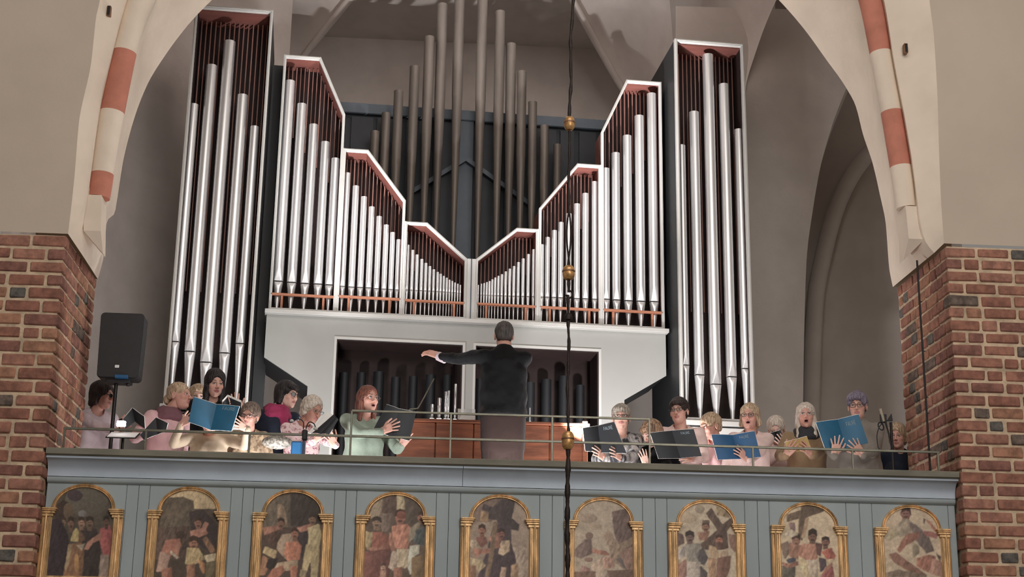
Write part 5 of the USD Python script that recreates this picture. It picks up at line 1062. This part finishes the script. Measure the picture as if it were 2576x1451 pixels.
# ---------------------------------------------------------------- the choir, left to right as they stand behind the parapet
DKB, LTB, GRB = (.10, .06, .045), (.42, .30, .20), (.34, .30, .27)
def hnd(w, t, **k): return dict(w=w, t=t, **k)
V1 = person("woman with dark hair, glasses and lilac top behind the loudspeaker stand, in profile", (258, 994), 1.35, face=(68, 8, 0), body_yaw=30, style="bob", hair="hair_dark", hq=dict(len=.07, thick=.016), skin="b", brow=DKB, top="cloth_lilac", bottom="cloth_black", glasses=("frame_dark", .021, .015), neck="v",
       hands=(hnd((300, 1082, 1.02), (320, 1066, .96), n=(.2, -1, .2)), None))
person("woman with fair tied-back hair, pale pink jacket and mauve scarf, in profile", (452, 996), 1.12, face=(66, -4, 4), body_yaw=35, style="bun", hair="hair_blond", hq=dict(bun_z=-.02, thick=.010), skin="b", brow=LTB, old=True, top="cloth_pink", scarf=("cloth_mauve", False), lean=(-.06, .02),
       hands=(hnd((372, 1088, .74), (402, 1075, .70), n=(0, -1, .3)), None))
person("fair-haired singer half hidden behind the young woman with long black hair", (497, 1000), 2.25, face=(10, 5, 0), style="long", hair="hair_blond", skin="c", brow=LTB, top="cloth_black")
person("young woman with long black hair reading from an open folder", (541, 964), 1.72, face=(22, 12, 0), style="long", hair="hair_black", hq=dict(thick=.016, hairline=.066, fall=-.03), skin="a", brow=(.03, .02, .02), iris=(.04, .03, .02), lips=(.40, .15, .15), top="cloth_black", hands=(None, hnd((592, 1038, 1.32), (590, 1018, 1.30), n=(0, -1, 0))))
person("singer in a beige sweater with the face hidden behind a wide open blue folder", (527, 1052), .76, face=(0, 18, 0), style="short", hair="hair_brown", top="cloth_beige", skin="a", broad=1.12,
       hands=(hnd((457, 1066, .50), (490, 1042, .395), n=(.1, -1, .1), spread=.16, curl=.12), hnd((619, 1078, .50), (586, 1060, .395), n=(-.1, -1, .1), spread=.16, curl=.12)))
person("older woman with grey-brown hair, dark glasses and a leaf-patterned top", (628, 1046), 1.10, face=(-12, 8, 7), style="short", hair="hair_greybrown", hq=dict(thick=.016, low=-.045), skin="b", old=True, brow=GRB, top="cloth_leaf", bottom="cloth_brown", glasses=("frame_dark", .023, .016))
P6 = person("woman with black bobbed hair, glasses, navy coat and magenta scarf", (722, 993), 1.50, face=(52, 6, 0), body_yaw=25, style="bob", hair="hair_black", hq=dict(fringe=.028, len=.075, thick=.014, flare=.006), skin="c", brow=(.03, .02, .02), top="cloth_navy", bottom="cloth_black", scarf=("cloth_magenta", True), glasses=("frame_dark", .022, .017), lean=(-.05, -.03), broad=1.15)
person("older woman with short curly fair hair and pink floral blouse bowed over her book", (785, 1030), .98, face=(44, 20, 4), body_yaw=25, style="curly", hair="hair_white", hq=dict(len=.045, thick=.014, hairline=.07), skin="d", old=True, brow=LTB, top="cloth_floral", glasses=("frame_metal", .021, .015), lean=(-.03, .03),
       hands=(hnd((790, 1108, .72), (808, 1092, .66), n=(0, -1, .2)), hnd((842, 1118, .72), (832, 1100, .66), n=(0, -1, .2))))
person("woman with long auburn hair and sage green sweater holding a large black folder", (926, 1004), .92, face=(34, 0, 2), body_yaw=18, style="long", hair="hair_auburn", hq=dict(thick=.010, hairline=.07, fall=.0), skin="b", brow=DKB, open_=.6, top="cloth_green", neck="v", glasses=("frame_metal", .021, .015), hem=-.70, broad=1.05,
       hands=(hnd((962, 1084, .575), (1008, 1062, .525), n=(.1, -1, .25), spread=.20, curl=.08), hnd((1012, 1118, .74), (1022, 1102, .68), n=(0, -1, .2))))
ZPOD = at_y(1268, 812, .98)[2] - 1.80
solo("conductor_podium", box(at_y(1268, 1100, .98)[0] - .5, at_y(1268, 1100, .98)[0] + .5, .55, 1.45, Z_DECK, ZPOD, .01), "deck_wood", kind="structure")
person("conductor in a black sweater and brown trousers seen from behind, left arm raised", (1268, 846), .98, face=(180, 6, 0), body_yaw=180, style="short", hair="hair_man", hq=dict(thick=.007, low=-.05, hairline=.055), male=True, skin="b", top="cloth_black", bottom="cloth_brown", floor=ZPOD, broad=1.12, hem=-.545, cuff="cloth_lilac",
       hands=(hnd((1296, 985, 1.36), (1276, 965, 1.44), n=(1, .2, .5), pole=(.8, -.2, -.8)), hnd((1096, 896, 1.34), (1056, 880, 1.42), n=(-.1, -.6, .8), pole=(-.5, -.3, -.9), spread=.16, curl=.3)))
person("woman with short grey hair, glasses and grey streaked shawl, nearest right of the console", (1563, 1050), 1.12, face=(-10, 0, 0), style="short", hair="hair_grey", hq=dict(fringe=.034, thick=.016, part=-.6), skin="a", old=True, brow=GRB, top="cloth_streaks", neck="v", glasses=("frame_dark", .023, .014), scarf=None,
       hands=(hnd((1520, 1152, .82), (1494, 1128, .72), n=(0, -1, .2)), hnd((1562, 1152, .82), (1542, 1134, .72), n=(0, -1, .2))))
person("bowed singer with streaked brown hair between two black folders", (1640, 1090), 1.08, face=(-58, 30, 0), body_yaw=-20, style="bob", hair="hair_streak", hq=dict(len=.06, thick=.016, fringe=.04), skin="c", brow=DKB, top="cloth_black", hands=(hnd((1625, 1170, .80), (1618, 1142, .78), n=(0, -1, .1)), None), broad=.85)
person("woman with short dark hair, dark glasses and a pale pink top behind a black folder", (1708, 1034), 1.22, face=(-26, 2, -3), body_yaw=-8, style="short", hair="hair_dark", hq=dict(thick=.016, fringe=.048, part=.6), skin="a", brow=DKB, top="cloth_palepink", neck="v", glasses=("frame_dark", .024, .015), broad=1.1,
       hands=(None, hnd((1742, 1154, .93), (1702, 1146, .80), n=(0, -1, .3), curl=.3)))
person("short-haired fair singer in pink looking down to the left behind the others", (1787, 1072), 1.65, face=(-66, 14, 0), body_yaw=-30, style="short", hair="hair_blond", hq=dict(thick=.014), skin="b", old=True, brow=LTB, top="cloth_pink")
person("singing woman with wavy fair hair, dark glasses and pale pink cardigan behind a blue folder", (1886, 1048), .94, face=(-24, 0, 0), body_yaw=-8, style="bob", hair="hair_blond", hq=dict(len=.062, flare=.012, thick=.014, hairline=.07), skin="b", brow=LTB, open_=.6, top="cloth_palepink", neck="v", glasses=("frame_dark", .022, .016), broad=1.05,
       hands=(None, hnd((1878, 1158, .62), (1842, 1122, .575), n=(0, -1, .2), curl=.25)))
person("white-haired singer with glasses reading a small black book", (1953, 1080), 1.80, face=(-18, 22, -4), style="short", hair="hair_white", hq=dict(thick=.014), skin="c", old=True, brow=GRB, top="cloth_palepink", glasses=("frame_metal", .022, .016), hands=(hnd((1975, 1130, 1.48), (1962, 1105, 1.42), n=(0, -1, .1)), None))
person("singing woman with long straight white hair, dark scarf and tan jacket", (2027, 1046), 1.10, face=(-14, -4, 0), style="long", hair="hair_white", hq=dict(thick=.012, hairline=.068, fall=-.03, face_w=.056), skin="b", brow=GRB, open_=.9, top="cloth_tan", scarf=("cloth_charcoal", False), glasses=("frame_metal", .021, .016), broad=1.1,
       hands=(hnd((1978, 1144, .76), (1994, 1124, .69), n=(0, -1, .2)), hnd((2040, 1144, .76), (2024, 1124, .69), n=(0, -1, .2))))
person("tall singer with short purple hair, large dark glasses and grey coat", (2157, 1021), .88, face=(-22, 6, 0), body_yaw=-6, style="short", hair="hair_purple", hq=dict(thick=.016, fringe=.046, part=-.5, rough=.005), skin="a", brow=DKB, top="cloth_grey", neck="high", glasses=("frame_dark", .026, .019), broad=1.12,
       hands=(hnd((2100, 1144, .60), (2107, 1104, .555), n=(0, -1, 0), spread=.24, curl=.06, thv=(1, 0, 0)), hnd((2170, 1142, .60), (2142, 1108, .555), n=(0, -1, 0), spread=.24, curl=.06, thv=(-1, 0, 0))))
person("singer in dark blue with light brown hair at the right end behind the microphone", (2258, 1096), 1.30, face=(-30, 10, 0), style="bob", hair="hair_blond", hq=dict(len=.05, thick=.012), skin="b", brow=DKB, top="cloth_navy")
# folders and books
book("song_folder", "wide open blue folder held up in front of the beige-sweatered singer", "folder", "cover_blue", [(487, 998, .40), (545, 1017, .44), (602, 1022, .40)], [(474, 1061, .40), (530, 1081, .43), (582, 1084, .40)], title=(1, "FAURÉ", .30, .86, .07, .13), title_col="title_grey")
book("song_folder", "black folder held by the dark-haired woman behind the loudspeaker stand", "folder", "cover_black", [(311, 1052, .92), (333, 1026, .98), (362, 1047, .92)], [(316, 1078, .92), (340, 1060, .96), (364, 1078, .92)])
book("song_folder", "black folder held low by the woman in the pale pink jacket", "folder", "cover_black", [(352, 1094, .66), (392, 1050, .70), (422, 1064, .66)], [(362, 1106, .66), (396, 1092, .66), (416, 1086, .66)])
book("song_folder", "black folder with white pages held by the young woman with long black hair", "folder", "cover_black", [(560, 1012, 1.28), (573, 998, 1.30), (606, 1012, 1.26)], [(560, 1040, 1.28), (574, 1034, 1.30), (606, 1040, 1.26)], over=.02)
bk = book("music_book", "open music book with bright white page and black cover held by the curly-haired woman", "book", "cover_black", [(838, 1043, .70), (845, 1048, .66), (851, 1055, .64)], [(784, 1090, .62), (806, 1091, .60), (828, 1092, .60)], pages=0)
_q = [at_y(*v) for v in ((823, 1036, .74), (839, 1044, .71), (786, 1091, .63), (774, 1088, .66))]; put(bk, "page", hull(_q + [v + np.array([0, .004, -.003]) for v in _q]), "paper", False, label="bright white open page")
book("song_folder", "large black folder held by the woman in the sage green sweater", "folder", "cover_black", [(972, 1017, .62), (1004, 1028, .60), (1047, 1037, .62)], [(938, 1082, .60), (984, 1098, .585), (1030, 1108, .60)])
book("song_folder", "black folder with small pale title nearest to the console, held by the grey-haired woman", "folder", "cover_black", [(1467, 1077, .74), (1504, 1071, .78), (1545, 1061, .74)], [(1473, 1134, .74), (1512, 1138, .77), (1576, 1140, .74)], title=(1, "FAURÉ", .30, .80, .10, .11), title_col="title_grey")
book("song_folder", "black folder with small pale title held by the woman with short dark hair", "folder", "cover_black", [(1636, 1089, .81), (1690, 1083, .84), (1745, 1079, .81)], [(1657, 1153, .81), (1712, 1152, .84), (1765, 1147, .81)], title=(1, "FAURÉ", .36, .76, .08, .085), title_col="title_grey")
book("song_folder", "dark blue folder held by the singing woman in the pale pink cardigan", "folder", "cover_darkblue", [(1790, 1093, .61), (1843, 1094, .64), (1898, 1084, .61)], [(1806, 1156, .61), (1860, 1154, .63), (1914, 1149, .61)], title=(1, "FAURÉ", .26, .68, .10, .11), title_col="title_grey")
book("song_folder", "bright blue creased folder held up by the singer with purple hair", "folder", "cover_blue", [(2053, 1062, .61), (2107, 1055, .65), (2160, 1042, .61)], [(2076, 1128, .61), (2129, 1127, .64), (2184, 1114, .61)], title=(1, "FAURÉ", .30, .74, .16, .14), title_col="title_grey")
book("music_booklet", "tan booklet held by the woman with long white hair", "booklet", "cover_tan", [(1974, 1112, .71), (2001, 1105, .73), (2030, 1097, .71)], [(1985, 1137, .71), (2012, 1136, .73), (2041, 1130, .71)], pages=.004)
book("music_book", "small black book held by the white-haired singer with glasses", "book", "cover_black", [(1936, 1089, 1.43), (1950, 1086, 1.45), (1963, 1081, 1.43)], [(1950, 1110, 1.43), (1962, 1113, 1.45), (1976, 1112, 1.43)], pages=.004)
# ---------------------------------------------------------------- loudspeaker, stands, microphone, small lamps
YS = .72
c4 = [at_y(*q, YS) for q in ((252, 781), (362, 787), (351, 958), (240, 945))]
cxs = np.mean(c4, 0); ws = np.linalg.norm(c4[1] - c4[0]); hs0 = np.linalg.norm(c4[3] - c4[0])
SPK = thing("loudspeaker", "black loudspeaker cabinet on a pole stand at the left end of the gallery", "loudspeaker", (cxs[0], YS + .15, cxs[2] - hs0 / 2))
zA_, zB_ = cxs[2] - hs0 / 2, cxs[2] + hs0 / 2; hw = ws / 2
def rrect(w, h, r, dx=0): return Polygon([(-w + dx, -h), (w - dx, -h), (w, h), (-w, h)]).buffer(-r).buffer(r, quad_segs=6)
def spk(poly, y0, y1):
    m = prism_xz(poly, y0, y1); m.apply_translation([cxs[0], 0, cxs[2]]); return m
put(SPK, "cabinet", join([spk(rrect(hw, hs0 / 2, .035, .012), YS + .02, YS + .20), hull([(cxs[0] + sx * (hw - .02 - .05 * k), YS + .19 + .11 * k, cxs[2] + sz * (hs0 / 2 - .02 - .01 * k)) for sx in (-1, 1) for sz in (-1, 1) for k in (0, 1)])]), "black_plastic", 30)
put(SPK, "front_grille", spk(rrect(hw - .006, hs0 / 2 - .006, .03, .012), YS, YS + .025), "black_plastic", 30)
lp = at_y(294, 921, YS - .002); put(SPK, "logo_badge", box(lp[0] - .018, lp[0] + .018, YS - .004, YS + .002, lp[2] - .012, lp[2] + .012, .003), "logo_plate", 20)
lb = at_y(307, 948, YS + .03); put(SPK, "blue_label", box(lb[0] - .055, lb[0] + .055, YS - .008, YS + .05, lb[2] - .014, lb[2] + .012, .003), "cover_darkblue", 20)
put(SPK, "foot_strip", box(cxs[0] - hw * .55, cxs[0] + hw * .55, YS + .04, YS + .18, zA_ - .03, zA_ + .01, .006), "black_plastic", 20)
put(SPK, "knob", lathe([(.004, 0), (.016, .004), (.016, .022), (.004, .026)], (cxs[0] + hw * .45, YS + .08, zA_ - .055), 12), "black_plastic", 40)
sp = at_y(289, 1000, YS + .10)
STD = thing("speaker_stand", "black tripod pole stand under the loudspeaker", "speaker stand", (sp[0], YS + .10, Z_DECK))
put(STD, "pole", lathe([(.022, Z_DECK + .25), (.022, Z_DECK + .75), (.016, Z_DECK + .76), (.016, zA_ - .034)], (sp[0], YS + .10, 0), 16), "black_metal", 40)
put(STD, "collar", lathe([(.03, Z_DECK + .72), (.034, Z_DECK + .74), (.034, Z_DECK + .80), (.026, Z_DECK + .82)], (sp[0], YS + .10, 0), 16), "black_plastic", 40)
for k in range(3):
    a = .5 + k * 2 * PI / 3; tip = np.array([sp[0] + .34 * math.cos(a), YS + .10 + .34 * math.sin(a), Z_DECK + .014])
    put(STD, "leg", tube([np.array([sp[0], YS + .10, Z_DECK + .62]), tip], .011, 10), "black_metal", 50)
# music stand with a bright clip lamp beside the loudspeaker stand
YM = .46
mp = [at_y(*q, YM) for q in ((268, 1094), (346, 1090), (350, 1104), (272, 1108))]
mc = np.mean(mp, 0)
MS = thing("music_stand", "low music stand with tilted desk beside the loudspeaker stand", "music stand", (mc[0], YM, Z_DECK))
put(MS, "desk", hull([(mc[0] + sx * .12, YM + dy, mc[2] + dz) for sx in (-1, 1) for dy, dz in ((-.09, -.02), (-.086, -.026), (.09, .05), (.094, .044))]), "black_metal", 20)
put(MS, "sheet_music", hull([(mc[0] + sx * .11, YM + dy, mc[2] + dz) for sx in (-1, 1) for dy, dz in ((-.082, -.012), (-.08, -.016), (.085, .054), (.087, .05))]), "paper", False)
put(MS, "pole", lathe([(.012, Z_DECK), (.012, mc[2] - .01)], (mc[0], YM + .01, 0), 12), "black_metal", 40)
for k in range(3):
    a = .9 + k * 2 * PI / 3; put(MS, "leg", tube([np.array([mc[0], YM + .01, Z_DECK + .22]), np.array([mc[0] + .11 * math.cos(a), YM + .01 + .11 * math.sin(a), Z_DECK + .010])], .008, 8), "black_metal", 50)
lp = at_y(305, 1066, YM)
CL = thing("clip_lamp", "glowing white clip-on reading lamp on the music stand", "reading lamp", (lp[0], YM, mc[2]))
put(CL, "gooseneck", tube([(mc[0] - .03, YM + .05, mc[2] + .056), (lp[0] - .05, YM + .07, lp[2] + .03), (lp[0] - .01, YM + .05, lp[2] + .05), (lp[0], YM + .012, lp[2] + .02)], .006, 8), "black_metal", 50)
put(CL, "lamp_head", hull([(lp[0] + sx * .042, YM + dy, lp[2] + sz * .020) for sx in (-1, 1) for sz in (-1, 1) for dy in (.004, .022)]), "black_plastic", 20)
put(CL, "light_panel", box(lp[0] - .038, lp[0] + .038, YM - .012, YM + .004, lp[2] - .026, lp[2] + .026, .008), "lamp_glow", 20)

# black clamp with two gooseneck lamps on the rail
k0 = at_y(767, 1092, YR)
RC = thing("rail_clamp_lamp", "black clamp with two thin gooseneck lamps fixed to the rail before the curly-haired woman", "clamp lamp", (k0[0], YR, zl))
put(RC, "clamp", box(k0[0] - .020, k0[0] + .020, YR - .03, YR + .03, zl - .045, zl + .038, .008), "black_plastic", 20)
for pts, hd in (([(763, 1079), (764, 1066), (757, 1055), (745, 1053), (738, 1056)], (734, 1058)), ([(770, 1079), (773, 1068), (780, 1061), (790, 1066), (793, 1074)], (794, 1078))):
    P = [at_y(*q, YR + .01) for q in pts]; put(RC, "gooseneck", tube(resample(P, 16), .0042, 7), "black_metal", 60)
    h = at_y(*hd, YR + .015); put(RC, "lamp_head", lathe([(.004, -.012), (.016, -.008), (.018, .004), (.006, .012)], h, 12), "case_white", 40)
# gooseneck on the console, left of the conductor
P = [at_y(a, b, CY + .12) for a, b in ((1022, 1052), (1024, 1036), (1032, 1029), (1051, 1027), (1060, 1012), (1092, 952))]
GN = thing("console_gooseneck", "thin grey gooseneck rod rising from the left end of the organ console", "gooseneck", (P[0][0], CY + .12, zct))
P[0][2] = zct + .002; put(GN, "rod", tube(P, .0065, 8), "steel_rail", 40); put(GN, "base", lathe([(.03, zct + .001), (.03, zct + .008), (.010, zct + .016)], (P[0][0], CY + .12, 0), 14), "black_metal", 40)
# microphone on a stand at the right
YK = .52
b0 = at_y(2243, 1100, YK)
MK = thing("microphone_stand", "black microphone stand with shock-mounted pale microphone near the right pier", "microphone stand", (b0[0], YK, Z_DECK))
put(MK, "pole", lathe([(.012, Z_DECK), (.012, at_y(2243, 1062, YK)[2])], (b0[0], YK, 0), 12), "black_metal", 40)
put(MK, "base_plate", lathe([(.13, Z_DECK), (.13, Z_DECK + .015), (.02, Z_DECK + .03)], (b0[0], YK, 0), 24), "black_metal", 40)
A_ = lambda a, b: at_y(a, b, YK - .02)
put(MK, "boom", tube([A_(2243, 1128), A_(2236, 1092), A_(2230, 1070), A_(2226, 1056)], .0075, 8), "black_metal", 50)
put(MK, "clamp", hull([A_(2222, 1056) + d for d in np.array([(-.02, 0, -.02), (.03, 0, -.02), (.03, 0, .05), (-.02, 0, .05), (-.02, .03, -.02), (.03, .03, -.02), (.03, .03, .05), (-.02, .03, .05)])]), "black_plastic", 20)
a = np.linspace(0, 2 * PI, 22)
put(MK, "shock_mount", tube([A_(2216, 1072) + np.array([.022 * math.cos(t), .02 * math.sin(t), .036 * math.sin(t)]) for t in a], .006, 7, False), "black_plastic", 60)
put(MK, "fin", hull([A_(2232, 1058), A_(2243, 1040), A_(2246, 1058), A_(2232, 1058) + [0, .02, 0], A_(2243, 1040) + [0, .02, 0], A_(2246, 1058) + [0, .02, 0]]), "black_plastic", 20)
mp_ = tube([A_(2224, 1060), A_(2220, 1044), A_(2218, 1038), A_(2215, 1028)], [.012, .013, .015, .014], 14); put(MK, "microphone", mp_, "mic_pale", 50)

put(MK, "cable", tube(resample([A_(2222, 1062), A_(2210, 1078), A_(2206, 1100), A_(2209, 1125), A_(2226, 1136), A_(2243, 1130)], 24), .004, 6), "black_plastic", 60)
# thin iron rod at the right end of the parapet
r0 = at_y(2340, 1182, .12); r1 = at_y(2307, 655, .12)
RD = thing("iron_rod", "thin dark iron rod standing on the parapet in front of the right brick pier", "rod", (r0[0], .12, ZC))
put(RD, "shaft", lathe([(.0085, ZC), (.0085, r1[2])], ((r0[0] + r1[0]) / 2, .12, 0), 10), "black_metal", 40)
for py in (760, 884, 1000, 1040): z = at_y(2330, py, .12)[2]; put(RD, "lug", box((r0[0] + r1[0]) / 2, (r0[0] + r1[0]) / 2 + .022, .115, .125, z, z + .006), "black_metal", 20)
# small things on the left end of the coping and behind the rail
q = at_y(186, 1131, .0)
CC = thing("cable_clip", "small dull metal clip on the left end of the parapet top", "clip", (q[0], .0, ZC))
put(CC, "body", hull([(q[0] + x, y, ZC + z) for x, y, z in ((-.03, -.02, 0), (.02, -.02, 0), (.02, .02, 0), (-.03, .02, 0), (-.01, -.01, .022), (.006, .01, .022))]), "coping_paint", 20)
put(CC, "tongue", tube([(q[0], -.01, ZC + .02), (q[0] + .012, -.012, ZC + .034), (q[0] + .03, -.012, ZC + .012)], .006, 8), "steel_rail", 50)
kb = at_y(697, 1112, .76)
KN = solo("knitted_bag", (lambda f: mesh_of(f, kb - .24, kb + .24, .011))(lambda P: ell(P, kb, (.125, .075, .058)) + (meshkit.noise(P * 60) * 2 - 1) * .008), "cloth_knit", "rounded grey knitted bag in front of the woman in the navy coat", "bag", smooth=True)
bb = at_y(750, 1124, .66)
BG = thing("blue_bag", "bright blue bag with dark edge standing behind the rail below the curly-haired woman", "bag", (bb[0], .66, Z_DECK))
put(BG, "body", box(bb[0] - .055, bb[0] + .035, .60, .74, Z_DECK, at_y(750, 1112, .66)[2], .012), "cover_darkblue", 30)
put(BG, "edge_strap", box(bb[0] + .034, bb[0] + .056, .61, .73, Z_DECK, at_y(750, 1110, .66)[2], .006), "cloth_navy", 30)
# white domed desk lamp at the right end of the console
dl = at_y(1470, 1070, CY + .12)
DL = thing("desk_lamp", "white domed desk lamp on the right end of the organ console", "desk lamp", (dl[0], CY + .12, zct))
put(DL, "stem", lathe([(.03, zct + .001), (.03, zct + .008), (.007, zct + .012), (.007, dl[2] - .015)], (dl[0], CY + .12, 0), 14), "black_metal", 40)
put(DL, "shade", lathe([(.052, -.022), (.056, -.018), (.05, .004), (.034, .022), (.010, .030)], (dl[0], CY + .12, dl[2]), 20), "case_white", 50)
